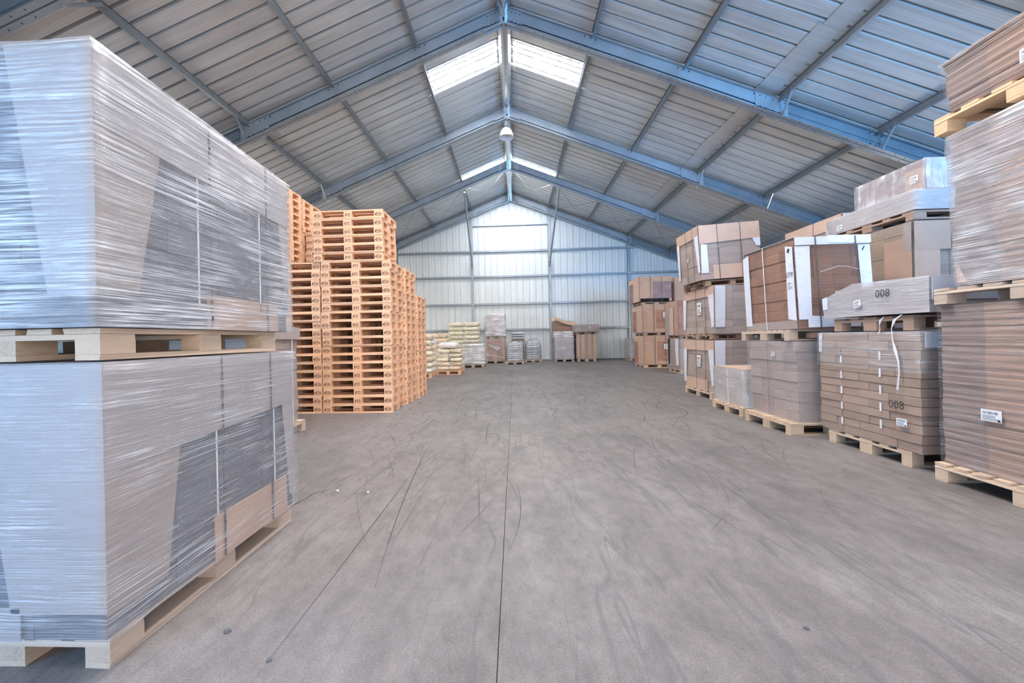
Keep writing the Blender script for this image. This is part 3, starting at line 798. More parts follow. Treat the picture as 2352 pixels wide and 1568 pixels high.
# grey wrapped load behind them
P_('wooden_pallet', 'pale pallet on the floor beside the pine stacks, under the grey load', -4.15, -2.97, 4.50, 5.64, 0, OLDW, .144, 'x')
a = Load('wrapped_load', 'grey cardboard load half hidden between the big loads and pine stacks', -4.12, -3.05, 4.50, 5.60, .144, 1.43)
a.core(E_GREY).cells(3, 3, 9, E_GREY, .012); a.lid(.16, SHELL, .03); a.vstraps([.85], STRAPW, faces='R'); a.film(FILML, .03)

# ---- right side
W1, W2 = OLDW, M_wood('tan_wood', (.62, .46, .33), .7)
P_('wooden_pallet', 'tan pallet on the floor at the right edge of the picture', 3.42, 4.55, 2.33, 3.52, 0, W2, .144, 'x', 9)
a = Load('sheet_load', 'lowest wrapped sheet stack at the right edge, on the floor pallet', 3.47, 4.55, 2.30, 3.50, .144, 1.415)
a.sheets(92, M_edge('thin_sheets', (.39, .245, .18), 6, .1), .004, .004, mat2=M_edge('thin_sheets_dark', (.29, .20, .17), 6, .1)); a.sticker('L', .70, .35, .13, .085)
a.film(M_film('film_patchy', .06, .75, sx=2.2, sz=44, tilt=.3, lo=.50, hi=.74), .013, 18, .003, v0=.0)
P_('wooden_pallet', 'grey pallet between the lowest and middle sheet stacks at the right edge', 3.42, 4.55, 2.33, 3.50, 1.425, OLDW, .125, 'x', 7)
a = Load('sheet_load', 'tall middle sheet stack at the right edge under gleaming film', 3.43, 4.5, 2.28, 3.32, 1.555, 2.735, lean=(-.02, .03), dzfar=-.02)
a.sheets(84, M_edge('thin_sheets', (.39, .245, .18), 6, .1), .006, .008, mat2=M_edge('thin_sheets_dark', (.29, .20, .17), 6, .1))
a.panel('L', [(1.0, .02), (.93, .02), (1.0, .16), (1.0, .16)], KRAFTL, 'torn_flap', .01)
a.film(FILMH, .017, 20, .006, bulge=.0)
P_('wooden_pallet', 'orange toned pallet high at the right edge below the top stack', 3.41, 4.5, 2.35, 3.46, 2.77, M_wood('orange_pine', (.70, .47, .28), .7), .135, 'x', 6)
a = Load('sheet_load', 'topmost sheet stack at the upper right corner of the picture', 3.44, 4.5, 2.28, 3.36, 2.912, 3.31, lean=(-.03, .04))
a.sheets(34, M_edge('thin_sheets', (.39, .245, .18), 6, .1), .006, .004, mat2=M_edge('thin_sheets_dark', (.29, .20, .17), 6, .1)); a.sticker('L', .50, .30, .13, .09)
a.film(M_film('film_edges', .05, .5, sx=1.5, sz=30, lo=.5, hi=.75), .011, 14, .003)

# bundle load with 008
P_('wooden_pallet', 'light pallet with three thick blocks under the 008 bundle load', 3.50, 4.50, 3.80, 4.76, 0, W2, .144, 'x')
a = Load('bundle_load', 'load of strapped carton bundles marked 008 standing on the floor', 3.50, 4.50, 3.70, 4.86, .144, 1.205)
a.core(E_TAN, .05)
rr = random.Random(3)
BA = M_board('bundle_board_pale', (.38, .265, .205), .7, .12); BE = E_TAN
row_h = a.h / 13
for k in range(13):
    cuts = [0, .26, .55, .80, 1.0] if k % 2 else [0, .20, .45, .74, 1.0]
    for q in range(4):
        u0, u1 = cuts[q], cuts[q + 1]; pr = rr.uniform(0, .014)
        x0 = -a.w / 2 - pr; y0, y1 = -a.d / 2 + u0 * a.d + .002, -a.d / 2 + u1 * a.d - .002
        edge = (k + q) % 3 == 0
        MB().box(x0, x0 + .25, y0 - (.006 * (k % 3) if q == 0 else 0), y1, k * row_h + .003, (k + 1) * row_h - .002).build('carton_bundle', BE if edge else BA, a.root)
    for q in range(3):
        MB().box(-a.w / 2 + .25 + q * .25, -a.w / 2 + .498 + q * .25, -a.d / 2 - rr.uniform(0, .012), -a.d / 2 + .3, k * row_h + .003, (k + 1) * row_h - .003).build('carton_bundle', M_edge('corrugated_dark_tan', (.25, .195, .17), 40), a.root)
for k in (2, 4, 6, 8, 10):
    a.panel('L', [(.72, (k - .9) / 13), (.735, (k - .9) / 13), (.735, (k + .05) / 13), (.72, (k + .05) / 13)], STRAPW, 'tie_band', .018)
    a.panel('L', [(.32, (k - .2) / 13), (.335, (k - .2) / 13), (.335, (k + .8) / 13), (.32, (k + .8) / 13)], STRAPW, 'tie_band', .018)
a.rect('T', 0, 1, 0, 1, WHITEB, 'cover_sheet', .004)
a.panel('F', [(.02, .87), (1, .87), (1, 1), (.02, 1)], WHITEB, 'white_apron', .014)
a.panel('L', [(.965, .80), (1.0, .80), (1.0, 1), (.955, 1)], WHITEB, 'corner_board', .014)
a.text('L', .175, .375, '008', .105, .035, 0, -.0008); a.sticker('L', .13, .235, .10, .07, .036)
a.film(M_film('film_upper_band', .12, .8, sx=1.3, sz=44, tilt=.12, lo=.47, hi=.68), .024, 14, .004, v0=.66)
a.film(FILML, .022, 12, .004, v0=0, top=False, name='stretch_film')
# loose film tails
o = MB()
def tail(pts, w_):
    vs = []; fs = []
    for i, p in enumerate(pts):
        ww = w_ * (1 + .5 * math.sin(i * 1.7)); vs += [(p[0], p[1] - ww / 2, p[2]), (p[0] - .008 * math.sin(i * 2.1), p[1] + ww / 2, p[2] - .004)]
    for i in range(len(pts) - 1): fs.append((2 * i, 2 * i + 1, 2 * i + 3, 2 * i + 2))
    return vs, fs
FT = M_plain('crumpled_film', (.80, .80, .83), .3)
for pts, w_, lb in (([(-.545, -.28, 1.21), (-.545, -.25, 1.18), (-.545, -.23, 1.13), (-.545, -.24, 1.09), (-.54, -.22, 1.05)], .014, 'shorter'),
                    ([(-.545, -.46, 1.22), (-.55, -.40, 1.18), (-.55, -.36, 1.10), (-.55, -.37, 1.0), (-.55, -.40, .90), (-.55, -.42, .80), (-.55, -.43, .70), (-.548, -.42, .62), (-.545, -.40, .54)], .020, 'longer')):
    vs, fs = tail(pts, w_); o = MB().add(vs, fs).build('film_tail', FT, a.root, True)
P_('wooden_pallet', 'dark pallet between the 008 bundle load and the flat 008 load', 3.52, 4.50, 3.78, 4.68, 1.222, DARKW, .135, 'x')
# flat 008 load, chamfered far end
a = Load('flat_load', 'low flat load in film marked 008 on top of the bundle load', 3.50, 4.50, 3.62, 4.76, 1.372, 1.665)
vs = []
w_, d_, h_ = a.w / 2, a.d / 2, a.h
prof = [(-d_, 0), (-d_, h_), (d_ * .42, h_ + .03), (d_, h_ * .78), (d_ + .03, h_ * .40), (d_, 0)]
n = 8
bands = 9
mb = MB()
for k in range(bands):
    z0_, z1_ = h_ * k / bands, h_ * (k + .94) / bands
    ye0 = d_ if z0_ < h_ * .6 else d_ - (z0_ - h_ * .6) * 1.5
    j = rr.uniform(-.006, .006)
    mb = MB().box(-w_ + j, w_, -d_ + j, ye0 + j, z0_, z1_)
    mb.build('cardboard_layer', E_GREY, a.root)
fl = MB(); off = .014
for (y, z) in prof: pass
pts = [(-d_ - off, 0), (-d_ - off, h_ + off), (d_ * .35, h_ + .03 + off), (d_ + off, h_ * .74), (d_ + .03, h_ * .35), (d_ + off, 0)]
vs = [(-w_ - off, y, z) for y, z in pts] + [(w_ + off, y, z) for y, z in pts]
fl.add(vs, [tuple(range(6)), tuple(range(11, 5, -1))] + [(k, k + 6, (k + 1) % 6 + 6, (k + 1) % 6) for k in range(5)])
fl.build('stretch_film', FILMB, a.root)
a.rect('T', .02, 1, .0, .55, WHITEB, 'cover_sheet', .002)
a.panel('F', [(.0, .35), (1, .35), (1, 1), (0, 1)], WHITEB, 'white_apron', .022)
a.panel('L', [(.965, .32), (1.02, .32), (1.03, .75), (.965, .80)], WHITEB, 'corner_board', .016)
a.text('L', .36, .68, '008', .105, .026, 0, -.0008); a.sticker('L', .61, .42, .085, .075, .026, .15)
# T column
P_('wooden_pallet', 'long slatted pallet on the floor under the tall wrapped bundle load', 3.235, 4.25, 4.985, 5.95, 0, W2, .144, 'x', 9)
a = Load('wrapped_load', 'tall wrapped bundle load on the floor left of the 008 bundles', 3.36, 4.25, 5.03, 5.98, .144, 1.112, lean=(-.03, -.0))
a.core(E_GREY, .04).cells(3, 4, 8, M_edge('corrugated_plum_tan', (.34, .255, .225), 30), .007)
for k in (2, 5): a.vstraps([.58], STRAPW, faces='L')
a.sticker('L', .42, .83, .07, .06); a.film(M_film('film_tight', .14, .6, sx=1.0, sz=50, tilt=.18, lo=.50, hi=.70), .028, 14, .005)
P_('wooden_pallet', 'pallet with white painted corner block under the white cornered load', 3.30, 4.20, 5.08, 6.12, 1.121, OLDW, .135, 'x', 9)
a = Load('carton_load', 'brown load with white corner boards marked 079', 3.345, 4.20, 4.98, 6.02, 1.262, 2.345, lean=(-.01, .06))
a.core(E_BROWN, .04).cells(4, 4, 9, E_BROWN, .005)
a.rect('T', -.02, 1.01, -.02, 1.0, WHITEB, 'cover_sheet', .004)
a.panel('F', [(0, .915), (1, .915), (1, 1), (0, 1)], WHITEB, 'white_apron', .022)
a.panel('F', [(.44, .935), (1.01, .925), (1.01, 1.01), (.44, 1.015)], PAPER, 'rolled_edge', .028)
a.panel('F', [(0.0, .10), (.17, .10), (.20, .905), (0.0, .905)], WHITEB, 'corner_board', .016)
a.panel('L', [(0.0, .09), (.135, .11), (.115, .93), (0.0, .905)], WHITEB, 'corner_board', .016)
a.panel('F', [(.86, .10), (1, .10), (1, .905), (.84, .905)], WHITEB, 'corner_board', .016)
a.panel('L', [(.87, .05), (1, .05), (1, .94), (.87, .97)], WHITEB, 'corner_board', .016)
a.panel('F', [(.12, .015), (1.0, .015), (1.0, .12), (.12, .14)], WHITEB, 'base_tray', .014)
a.panel('L', [(.0, .0), (1, .0), (1, .08), (0, .10)], SHELL, 'base_tray', .012)
a.vstraps([.27, .80], faces='F', off=.036)
a.vstraps([.55], STRAPW, faces='L')
a.panel('F', [(.885, .84), (.90, .84), (.93, .885), (.915, .885)], INK, 'hand_hole', .023, .002)
a.panel('L', [(.055, .845), (.085, .86), (.06, .90), (.035, .885)], INK, 'hand_hole', .023, .002)
a.text('L', .065, .60, '079', .085, .026, 0, -.0008); a.sticker('L', .07, .49, .075, .075, .026)
MB().tube([(-.2, -.56, .66), (.0, -.575, .72), (.1, -.575, .71), (.22, -.57, .68), (.35, -.56, .64)], .0025, 5).build('loose_cord', STRAPW, a.root)
a.film(FILML, .030, 12, .003)
# small low load
P_('wooden_pallet', 'floor pallet with a twisted end block under the small low load', 3.30, 4.05, 6.13, 7.04, 0, W2, .13, 'x')
a = Load('wrapped_load', 'small low wrapped load with a bare tan top on the floor', 3.36, 4.05, 6.16, 7.05, .13, .685, lean=(-.01, 0))
a.core(SHELL).cells(2, 2, 4, E_GREY, .004); a.rect('T', 0, 1, 0, 1, KRAFTL, 'carton_lid', .004); a.rect('F', 0, .3, .77, 1, KRAFTL, 'carton_lid'); a.rect('F', 0, .3, 0, .30, WHITEB, 'base_tray')
a.vstraps([.5], STRAPW, faces='L'); a.sticker('L', .78, .55, .07, .05)
a.film(FILMB, .02, 12, .004, top=False)
# D column
def white_corner_load(lab, x0, x1, y0, y1, z0, z1, film, **k):
    a = Load('carton_load', lab, x0, x1, y0, y1, z0, z1, group='white cornered carton loads', **k)
    a.core(E_TAN, .04).cells(3, 3, 7, M_edge('corrugated_soft', (.36, .285, .255), 36), .004)
    a.panel('L', [(0, .80), (1, .80), (1, 1), (0, 1)], KRAFTL, 'carton_lid', .014)
    a.rect('T', 0, 1, 0, 1, KRAFTL, 'carton_lid', .004)
    a.panel('L', [(.0, .15), (.07, .12), (.16, .82), (0, .82)], WHITEB, 'corner_board', .016)
    a.panel('L', [(.93, .10), (1, .10), (1, .82), (.88, .82)], WHITEB, 'corner_board', .016)
    a.vstraps([.25, .55], faces='L')
    return a
P_('wooden_pallet', 'floor pallet under the three high column of white cornered loads', 3.62, 4.62, 7.74, 8.92, 0, OLDW, .13, 'x')
a = white_corner_load('lowest white cornered load in the three high column, on the floor pallet', 3.665, 4.65, 7.70, 9.02, .13, 1.10, FILMB)
a.panel('F', [(.0, .10), (.17, .10), (.19, 1), (0, 1)], WHITEB, 'corner_board', .014)
a.rect('L', .2, .93, .0, .22, KRAFTL, 'base_tray', .014)
a.sticker('L', .46, .58, .16, .22); a.film(FILM, .026, 12, .006)
P_('wooden_pallet', 'pallet between the lowest and middle white cornered loads', 3.64, 4.62, 7.74, 8.92, 1.118, DARKW, .105, 'x')
a = white_corner_load('middle white cornered load in the three high column', 3.665, 4.65, 7.66, 9.0, 1.23, 2.10, FILMB)
a.panel('F', [(.0, .13), (.17, .13), (.19, 1), (0, 1)], WHITEB, 'corner_board', .014)
a.sticker('L', .44, .56, .18, .24); a.film(FILM, .026, 12, .006)
P_('wooden_pallet', 'slightly tipped pallet under the topmost leaning load', 3.60, 4.60, 7.85, 8.85, 2.135, DARKW, .11, 'x', tilty=-.05)
a = white_corner_load('topmost leaning load with a broad tan lid, in the three high column', 3.52, 4.62, 7.83, 8.80, 2.275, 3.29, FILMB, tilt=(0, -.055))
a.root.location.z = 2.262
a.panel('F', [(0, .66), (1, .70), (1, 1), (0, 1)], KRAFTL, 'carton_lid', .016)
a.panel('F', [(.0, .12), (.12, .12), (.12, .64), (.02, .66)], WHITEB, 'corner_board', .014)
a.panel('F', [(.93, .55), (1, .55), (1, .70), (.87, .70)], WHITEB, 'corner_board', .014)
a.rect('F', .2, .95, .0, .26, KRAFTL, 'base_tray', .012)
a.vstraps([.3, .68], faces='F', off=.022, v0=.0); a.sticker('L', .5, .45, .07, .07); a.film(FILML, .03, 12, .004)
# C column (second row)
P_('wooden_pallet', 'floor pallet of the second row column behind the 008 loads', 4.70, 5.75, 5.02, 6.10, 0, DARKW, .144, 'x')
a = Load('carton_load', 'hidden bottom load of the second row column behind the 008 loads', 4.69, 5.75, 5.02, 6.12, .144, 1.22); a.core(E_BROWN, .01).cells(3, 3, 5, E_BROWN, .004); a.film(FILM)
P_('wooden_pallet', 'lower pallet inside the second row column behind the 008 loads', 4.70, 5.75, 5.02, 6.10, 1.235, DARKW, .13, 'x')
a = Load('carton_load', 'second row brown load with tan corner board behind the flat 008 load', 4.665, 5.75, 5.0, 6.1, 1.368, 2.49)
a.core(E_TAN, .04).cells(4, 3, 9, M_edge('corrugated_olive', (.30, .225, .175), 30), .004)
a.panel('L', [(0, .70), (.10, .70), (.08, 1), (0, 1)], SHELL, 'carton_lid', .016); a.rect('F', 0, 1, .70, 1, KRAFT, 'carton_lid', .016)
a.rect('L', 0, .32, 0, .84, KRAFT, 'corner_board', .014); a.rect('F', 0, .26, 0, .70, KRAFT, 'corner_board', .014); a.rect('T', 0, 1, 0, 1, SHELL, 'carton_lid', .004)
a.vstraps([.38], faces='F', off=.03); a.sticker('L', .13, .11 + .0, .10, .085); a.film(FILML, .03)
a.sticker('L', .14, .30, .11, .09, .036)
P_('wooden_pallet', 'dark pallet high in the second row column', 4.66, 5.75, 4.98, 6.25, 2.505, DARKW, .105, 'x')
a = Load('flat_load', 'thin grey wrapped layer high in the second row column', 4.68, 5.75, 4.98, 6.28, 2.622, 2.85)
a.cells(2, 3, 3, E_GREY, .004); a.sticker('L', .83, .3, .10, .08); a.film(FILMB, .02, 10, .004)
a = Load('wrapped_load', 'topmost small load with tan corner on the second row column', 4.84, 5.75, 5.02, 5.98, 2.872, 3.225)
a.cells(3, 3, 4, E_PLUM, .004); a.rect('F', 0, 1, .62, 1, SHELL, 'carton_lid'); a.rect('F', 0, .28, 0, .62, KRAFT, 'corner_board'); a.rect('L', 0, .25, 0, .75, KRAFT, 'corner_board'); a.rect('T', 0, 1, 0, 1, SHELL, 'carton_lid', .004)
a.vstraps([.34], faces='F', off=.02); a.sticker('L', .12, .42, .10, .09); a.film(M_film('film_silver', .22, .9, sx=8, sz=2.5, lo=.42, hi=.66, big=True), .02, 10, .004)
# F column
P_('wooden_pallet', 'floor pallet of the far second row column by the right wall', 4.98, 5.9, 6.45, 7.55, 0, DARKW, .144, 'x')
a = Load('carton_load', 'hidden lower load of the far second row column', 4.97, 5.9, 6.42, 7.6, .144, 1.6); a.core(E_BROWN, .01).cells(2, 2, 5, E_BROWN, .004); a.film(FILM)
P_('wooden_pallet', 'hidden pallet inside the far second row column', 4.98, 5.9, 6.45, 7.55, 1.615, DARKW, .13, 'x')
a = Load('carton_load', 'pale load with a white corner peeping over the 079 load', 4.93, 5.9, 6.36, 7.62, 1.76, 2.985)
a.core(E_GREY).cells(2, 3, 6, E_GREY, .004)
a.rect('L', 0, 1, .84, 1, KRAFTL, 'carton_lid', .014); a.rect('T', 0, 1, 0, 1, KRAFTL, 'carton_lid', .004)
a.panel('L', [(0, .3), (.12, .3), (.24, .85), (0, .85)], WHITEB, 'corner_board', .016); a.rect('F', 0, .30, .2, 1, WHITEB, 'corner_board', .016)
a.vstraps([.45], faces='L'); a.film(FILM, .026)

# ---- far right group
def brown3(lab, x0, x1, y0, y1, z0, z1, st=True, tray=None, film=FILML, edge=None):
    a = Load('carton_load', lab, x0, x1, y0, y1, z0, z1, group='brown carton loads by the gable')
    a.core(E_RED, .04).cells(5, 2, 6, edge or E_RED, .004)
    a.rect('F', 0, 1, .80, 1, KRAFT, 'carton_lid'); a.rect('L', 0, 1, .80, 1, KRAFTL, 'carton_lid'); a.rect('T', 0, 1, 0, 1, KRAFT, 'carton_lid', .003)
    a.rect('L', 0, .55, 0, .80, KRAFTL, 'corner_board'); a.rect('F', 0, .16, 0, .80, KRAFT, 'corner_board'); a.rect('F', .16, .42, .0, .80, KRAFT, 'board_panel', .005)
    a.rect('F', 0, 1, 0, .12, KRAFT, 'base_tray', .016)
    if st: a.sticker('F', .72, .62, .19, .19)
    a.vstraps([.35, .7, ], STRAP, faces='F', off=.0225, wd=.014)
    a.film(film, .024, 8, .006); return a
P_('wooden_pallet', 'tan floor pallet of the three high brown column near the gable', 4.78, 5.9, 15.42, 16.5, 0, W2, .13, 'x')
brown3('lowest brown load of the three high column near the gable', 4.79, 5.9, 15.40, 16.7, .13, 1.18)
P_('wooden_pallet', 'pallet above the lowest brown load near the gable', 4.78, 5.9, 15.42, 16.5, 1.19, DARKW, .12, 'x')
brown3('middle brown load of the three high column near the gable', 4.75, 5.9, 15.38, 16.7, 1.33, 2.34)
P_('wooden_pallet', 'pallet above the middle brown load near the gable', 4.72, 5.85, 15.42, 16.5, 2.35, W2, .085, 'x')
a = brown3('topmost plum brown load with white base strip near the gable', 4.62, 5.78, 15.30, 16.6, 2.455, 3.36, False, edge=E_PLUM)
a.rect('F', .02, .92, .0, .12, PAPER, 'white_base_strip', .016)
P_('wooden_pallet', 'floor pallet of the column right behind the brown one', 6.05, 7.1, 15.9, 16.9, 0, DARKW, .13, 'x')
brown3('lower load hidden right of the three high brown column', 6.05, 7.1, 15.9, 16.9, .13, 2.2, False)
brown3('upper brown load just right of the three high brown column', 6.0, 7.1, 15.6, 16.8, 2.21, 3.36, False)
P_('wooden_pallet', 'floor pallet of the narrow two high column beside the brown one', 5.13, 6.0, 12.97, 13.9, 0, OLDW, .12, 'y')
a = Load('carton_load', 'lower narrow load with two white stripes, second from the brown column', 5.13, 6.0, 12.95, 13.95, .12, 1.09, group='narrow loads'); a.core(SHELL, .02).cells(2, 2, 6, E_GREY, .004)
a.panel('L', [(.82, .12), (.97, .12), (1, 1), (.8, 1)], WHITEB, 'corner_board'); a.panel('L', [(.12, .12), (.32, .12), (.4, 1), (.12, 1)], WHITEB, 'corner_board'); a.panel('L', [(.8, .1), (.97, .1), (1, 1), (.8, 1)], WHITEB, 'corner_board'); a.film(FILM, .02, 8)
P_('wooden_pallet', 'thin pallet between the two narrow loads', 5.13, 6.0, 12.97, 13.9, 1.10, DARKW, .09, 'y')
a = Load('carton_load', 'upper narrow tan load with torn film, second from the brown column', 5.06, 5.95, 12.9, 13.95, 1.20, 2.27, group='narrow loads'); a.core(E_RED, .02).cells(2, 2, 6, E_RED, .004)
a.rect('L', 0, 1, .82, 1, KRAFT, 'carton_lid'); a.rect('L', .0, .28, 0, .82, KRAFT, 'corner_board'); a.rect('L', .34, .62, 0, .82, KRAFTL, 'corner_board'); a.rect('L', .62, 1, 0, .82, SHELL, 'corner_board'); a.film(FILM, .02, 8)
P_('wooden_pallet', 'small floor pallet behind the brown column by the gable', 5.55, 6.4, 20.0, 20.9, 0, OLDW, .12, 'y')
a = Load('wrapped_load', 'small grey wrapped load peeping out left of the brown column', 5.55, 6.4, 20.0, 20.9, .12, 1.08); a.core(SHELL).cells(2, 2, 5, E_GREY, .004); a.film(FILMB, .02, 8)

# ---- loads along the gable wall
def sackmesh(w_, d_, h_, mat, seed):
    rr = random.Random(seed); nu, nv = 18, 8; vs = []; fs = []
    sg = lambda v, e: math.copysign(abs(v) ** e, v)
    ph = [rr.uniform(0, 6) for _ in range(4)]
    for i in range(nv + 1):
        th = -PI / 2 + PI * i / nv
        for j in range(nu):
            p = 2 * PI * j / nu; cz = sg(math.cos(th), .55)
            r_ = 1 + .05 * math.sin(3 * p + ph[0]) * math.cos(th) + rr.uniform(-.025, .025)
            vs.append((w_ / 2 * cz * sg(math.cos(p), .45) * r_, d_ / 2 * cz * sg(math.sin(p), .45) * r_, h_ / 2 + h_ / 2 * sg(math.sin(th), .7) * (1 + .06 * math.sin(2 * p + ph[1]))))
    for i in range(nv):
        for j in range(nu): fs.append((i * nu + j, i * nu + (j + 1) % nu, (i + 1) * nu + (j + 1) % nu, (i + 1) * nu + j))
    me = mesh('sack', vs, fs, mat); me.shade_smooth(); return me
def sacks(lab, x0, x1, y0, y1, z0, z1, nx, ny, nz, mats, film=None, dome=0, jit=.03, group='sack loads'):
    a = Load('sack_load', lab, x0, x1, y0, y1, z0, z1, cat='sacks', group=group)
    rr = random.Random(int(x0 * 100 + z1 * 77)); ch = a.h / nz
    mes = [sackmesh(a.w / nx * 1.04, a.d / ny * 1.04, ch * .97, m_, 50 + q) for q, m_ in enumerate(mats)]
    for k in range(nz):
        sc_ = 1 if not dome or k < nz - dome else 1 - .22 * (k - (nz - dome) + 1) / dome * 1.6
        for i in range(nx):
            for j in range(ny):
                if 0 < i < nx - 1 and 0 < j < ny - 1 and k < nz - 1: continue
                o = link('sack', rr.choice(mes), a.root, ((-a.w / 2 + (i + .5) * a.w / nx) * sc_ + rr.uniform(-jit, jit), (-a.d / 2 + (j + .5) * a.d / ny) * sc_ + rr.uniform(-jit, jit), k * ch + .010))
                o.rotation_euler = (rr.uniform(-.015, .015), rr.uniform(-.015, .015), rr.uniform(-.08, .08)); o.scale = (sc_ * 1.0, sc_, rr.uniform(.92, 1.0))
    if film: a.film(film, .04, 14, .03)
    return a
FS = 'wooden_pallet'
P_(FS, 'floor pallet of the sack load against the pine stacks', -3.62, -2.66, 12.9, 13.9, 0, PINE, .144, 'x')
sacks('cream sack load half hidden behind the pine stacks', -3.62, -2.68, 12.9, 13.86, .144, 1.40, 2, 2, 7, [SACKY, SACKO, SACKW], FILMK)
P_(FS, 'floor pallet under the domed sack load', -2.74, -1.86, 13.9, 15.0, 0, PINE, .144, 'x')
sacks('ochre sack load topped with a white domed sack', -2.70, -1.88, 13.99, 14.95, .144, .88, 2, 2, 5, [SACKO, SACKY, SACKO], FILMK)
sacks('white domed sack bundle lying on the ochre sacks', -2.64, -2.02, 14.0, 14.9, .885, 1.12, 1, 1, 1, [SACKW], None, jit=.0)
P_(FS, 'floor pallet behind the domed sack load', -3.5, -2.75, 16.3, 17.2, 0, PINE, .144, 'x')
sacks('tan sack load behind the one at the pine stacks', -3.5, -2.72, 16.3, 17.2, .144, 1.46, 2, 2, 7, [SACKO, SACKY], FILMK)
P_(FS, 'floor pallet under the pale sack load by the box column', -2.24, -1.32, 17.3, 18.2, 0, OLDW, .144, 'y')
sacks('pale white sack load on the floor left of the boxed column', -2.26, -1.32, 17.3, 18.2, .144, .995, 2, 2, 6, [SACKW, SACKY, SACKW], FILMW)
P_(FS, 'floor pallet under the tall cream sacks', -2.98, -1.62, 18.5, 19.5, 0, PINE, .144, 'x')
sacks('lower ochre sacks under the tall cream sack load', -2.98, -1.62, 18.5, 19.5, .144, 1.0, 2, 2, 4, [SACKO, SACKY], FILMK)
sacks('tall cream sack load, highest of the sacks', -3.0, -1.66, 18.45, 19.5, 1.01, 1.97, 2, 2, 5, [SACKY, M_board('lemon_sack', (.82, .74, .50), .5, .1)], FILMK)
sacks('low sacks between the tan and tall cream sack loads', -3.3, -3.05, 19.6, 20.4, 0, 1.3, 1, 2, 6, [SACKO], None)
# boxed column
P_(FS, 'floor pallet of the boxed column by the gable', -1.45, -.47, 20.05, 21.0, 0, OLDW, .13, 'y')
a = Load('carton_load', 'reddish boxed load under white wrapped bundle at the gable', -1.46, -.48, 20.05, 21.0, .13, 1.18)
a.core(E_RED, .03).cells(5, 2, 6, M_edge('corrugated_rosy', (.48, .32, .28), 22), .004); a.rect('F', 0, .12, 0, 1, KRAFTL, 'corner_board'); a.rect('F', .88, 1, 0, 1, KRAFTL, 'corner_board')
a.panel('F', [(.0, .80), (.85, .60), (.62, .45), (.0, .83)], SACKW, 'film_sash', .02); a.panel('F', [(.0, .26), (.95, .12), (.95, .15), (.0, .31)], SACKW, 'film_sash', .02); a.film(FILM, .03, 8, .01)
P_(FS, 'pallet under the white wrapped bundle at the gable', -1.40, -.42, 20.05, 21.0, 1.195, DARKW, .12, 'y')
a = Load('wrapped_bundle', 'white crumpled film bundle on the boxed column', -1.42, -.47, 20.05, 21.0, 1.325, 2.42, cat='load')
a.core(M_edge('corrugated_rosy', (.48, .32, .28), 22), .02); a.cells(3, 2, 8, M_board('rosy_layer', (.62, .50, .50), .4, .2), .015, 'wrapped_layer')
a.rect('T', 0, 1, 0, 1, SACKW, 'film_top', .02, .03); a.film(FILMW, .035, 14, .02)
# arched white stacks
def arched(lab, x0, x1, y0, y1, z0, z1, lean=0):
    a = Load('wrapped_stack', lab, x0, x1, y0, y1, z0, z1, cat='load', group='round topped wrapped stacks')
    n = 9; ch = a.h / n; me = sackmesh(a.w * 1.03, a.d * 1.03, ch * 1.25, SACKG, 90); 
    for k in range(n):
        f = 1 if k < n - 3 else (1, .93, .80, .55)[k - (n - 3) + 1]
        o = link('wrapped_layer', me, a.root, (R.uniform(-.015, .015), R.uniform(-.01, .01), k * ch + .012)); o.scale = (f, f, 1)
    vs = []; pts = []
    for q in range(13):
        an = PI * q / 12; pts.append((-math.cos(an) * a.w * .53, -a.d * .30, a.h * .62 + math.sin(an) * a.h * .44))
    pts = [(-a.w * .53, -a.d * .30, 0.02)] + pts + [(a.w * .53, -a.d * .30, .02)]
    MB().tube(pts, .012, 6).build('edge_band', STRAP, a.root); a.film(M_film('film_soft', .18, .7, sx=2, sz=16, lo=.42, hi=.62), -.01, 10, .012, top=False)
    for _ in (0,): pass
    return a
P_(FS, 'floor pallet under the left round topped stack', -.44, .42, 18.85, 19.8, 0, OLDW, .13, 'y')
arched('left grey white round topped wrapped stack by the gable', -.38, .38, 18.9, 19.75, .13, 1.02)
P_(FS, 'floor pallet under the right round topped stack', .48, 1.30, 20.15, 21.05, 0, OLDW, .13, 'y')
arched('right white round topped wrapped stack by the gable', .54, 1.27, 20.2, 21.0, .13, 1.10)
a = Load('carton_load', 'dark brown carton stack between the round topped stacks', .04, .50, 20.9, 21.6, .0, .995); a.core(E_PLUM, .01).cells(2, 2, 4, E_PLUM, .003)
a.root.location.x = .20
P_(FS, 'little pallet on the dark carton stack at the gable', -.15, .50, 20.95, 21.6, 1.012, DARKW, .10, 'y')
sacks('flattish white bundle on the little pallet behind round topped stacks', -.14, .50, 20.95, 21.6, 1.12, 1.50, 1, 1, 3, [SACKG], None, jit=.01)
# c columns
P_(FS, 'floor pallet under the film topped column right of the middle post', 1.97, 2.90, 20.3, 21.2, 0, OLDW, .13, 'y')
a = Load('wrapped_load', 'grey wrapped load with paper note right of the middle gable post', 1.98, 2.9, 20.3, 21.2, .13, 1.15)
a.core(E_GREY).cells(4, 2, 6, E_GREY, .004); a.panel('F', [(.03, .05), (.25, .05), (.32, 1), (.0, 1)], MAUVE, 'corner_board'); a.panel('F', [(.75, .05), (.97, .05), (1, 1), (.72, 1)], MAUVE, 'corner_board')
a.sticker('F', .45, .5, .15, .12); a.film(FILMB, .025, 8, .012)
a = Load('wrapped_bundle', 'crumpled film bundle on the load right of the middle post', 1.96, 2.88, 20.3, 21.2, 1.165, 1.48, cat='load')
a.cells(2, 2, 3, M_board('rosy_layer', (.62, .50, .50), .4, .2), .02, 'wrapped_layer'); a.film(FILMW, .03, 12, .02)
a = Load('open_carton', 'open brown carton with a lifted flap beside the middle post', 2.0, 2.98, 21.32, 21.64, .0, 2.05, cat='carton')
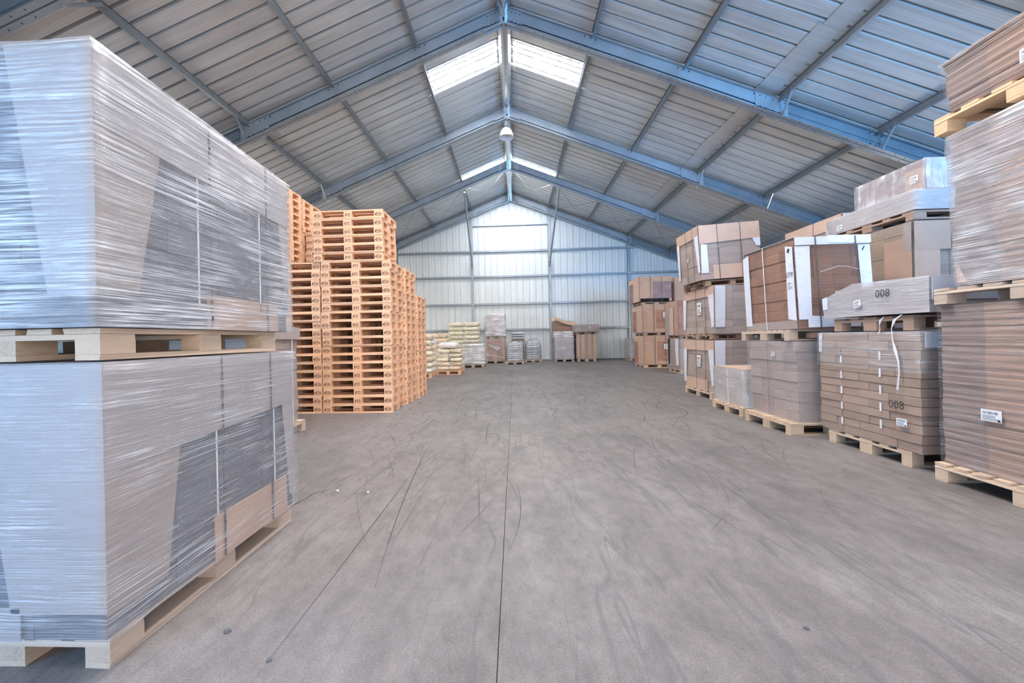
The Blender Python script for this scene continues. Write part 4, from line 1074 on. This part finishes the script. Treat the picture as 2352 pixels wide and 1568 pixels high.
w_, d_, h_ = a.w / 2, a.d / 2, a.h
MB().box(-w_, w_, -d_, -d_ + .012, 0, h_ * .86).build('front_panel', M_board('brown_panel', (.34, .19, .14), .7), a.root)
MB().box(-w_, w_, d_ - .012, d_, 0, h_).build('back_panel', KRAFTL, a.root)
MB().box(-w_, -w_ + .012, -d_ + .013, d_ - .013, 0, h_ * .92).build('side_panel', KRAFT, a.root)
MB().box(w_ - .012, w_, -d_ + .013, d_ - .013, 0, h_ * .92).build('side_panel', KRAFT, a.root)
MB().box(-w_ + .02, w_ - .02, -d_ + .02, d_ - .02, 0, .02).build('base_panel', KRAFT, a.root)
pts = [(-w_ - .05, h_ - .02), (-w_ + .1, h_ + .08), (-w_ + .3, h_ + .0), (-w_ + .55, h_ - .12), (-w_ + .8, h_ - .19), (w_ + .22, h_ - .22)]
vs = []
for x, z in pts: vs += [(x, -d_ - .04, z - .02), (x, d_ - .01, z + .16), (x, -d_ - .04, z - .035), (x, d_ - .01, z + .145)]
fs = []
for k in range(len(pts) - 1):
    i = 4 * k; fs += [(i, i + 4, i + 5, i + 1), (i + 2, i + 3, i + 7, i + 6), (i, i + 2, i + 6, i + 4), (i + 1, i + 5, i + 7, i + 3)]
fs += [(0, 1, 3, 2), (4 * 5, 4 * 5 + 2, 4 * 5 + 3, 4 * 5 + 1)]
MB().add(vs, fs).build('lifted_flap', KRAFTL, a.root)
P_(FS, 'pale floor pallet under the tan slatted boxed column', 3.08, 3.95, 20.2, 21.1, 0, M_wood('pale_wood', (.78, .66, .54), .8), .13, 'y')
a = Load('carton_load', 'tan striped boxed load under a flat wide box at the gable', 3.02, 3.96, 20.15, 21.1, .13, 1.31)
a.core(E_RED).cells(5, 2, 6, M_edge('corrugated_tanred', (.45, .31, .25), 22), .004)
for u0, u1, m_ in ((0, .14, KRAFTL), (.25, .42, KRAFTL), (.60, .76, KRAFTL), (.86, 1, KRAFTL)): a.rect('F', u0, u1, 0, 1, m_, 'board_panel')
P_(FS, 'dark pallet under the flat wide box at the gable', 2.98, 4.0, 20.15, 21.1, 1.325, DARKW, .11, 'y')
a = Load('flat_load', 'flat wide greyish box topping the striped column at the gable', 2.97, 4.12, 20.1, 21.15, 1.445, 1.80)
a.core(E_GREY).cells(4, 2, 2, M_edge('corrugated_greybrown', (.40, .34, .31), 22), .008); a.sticker('F', .60, .55, .09, .07); a.film(FILM, .02, 8, .01)

print('objects', len(bpy.data.objects), 'tris', sum(len(o.data.polygons) * 2 for o in bpy.data.objects if o.type == 'MESH'))
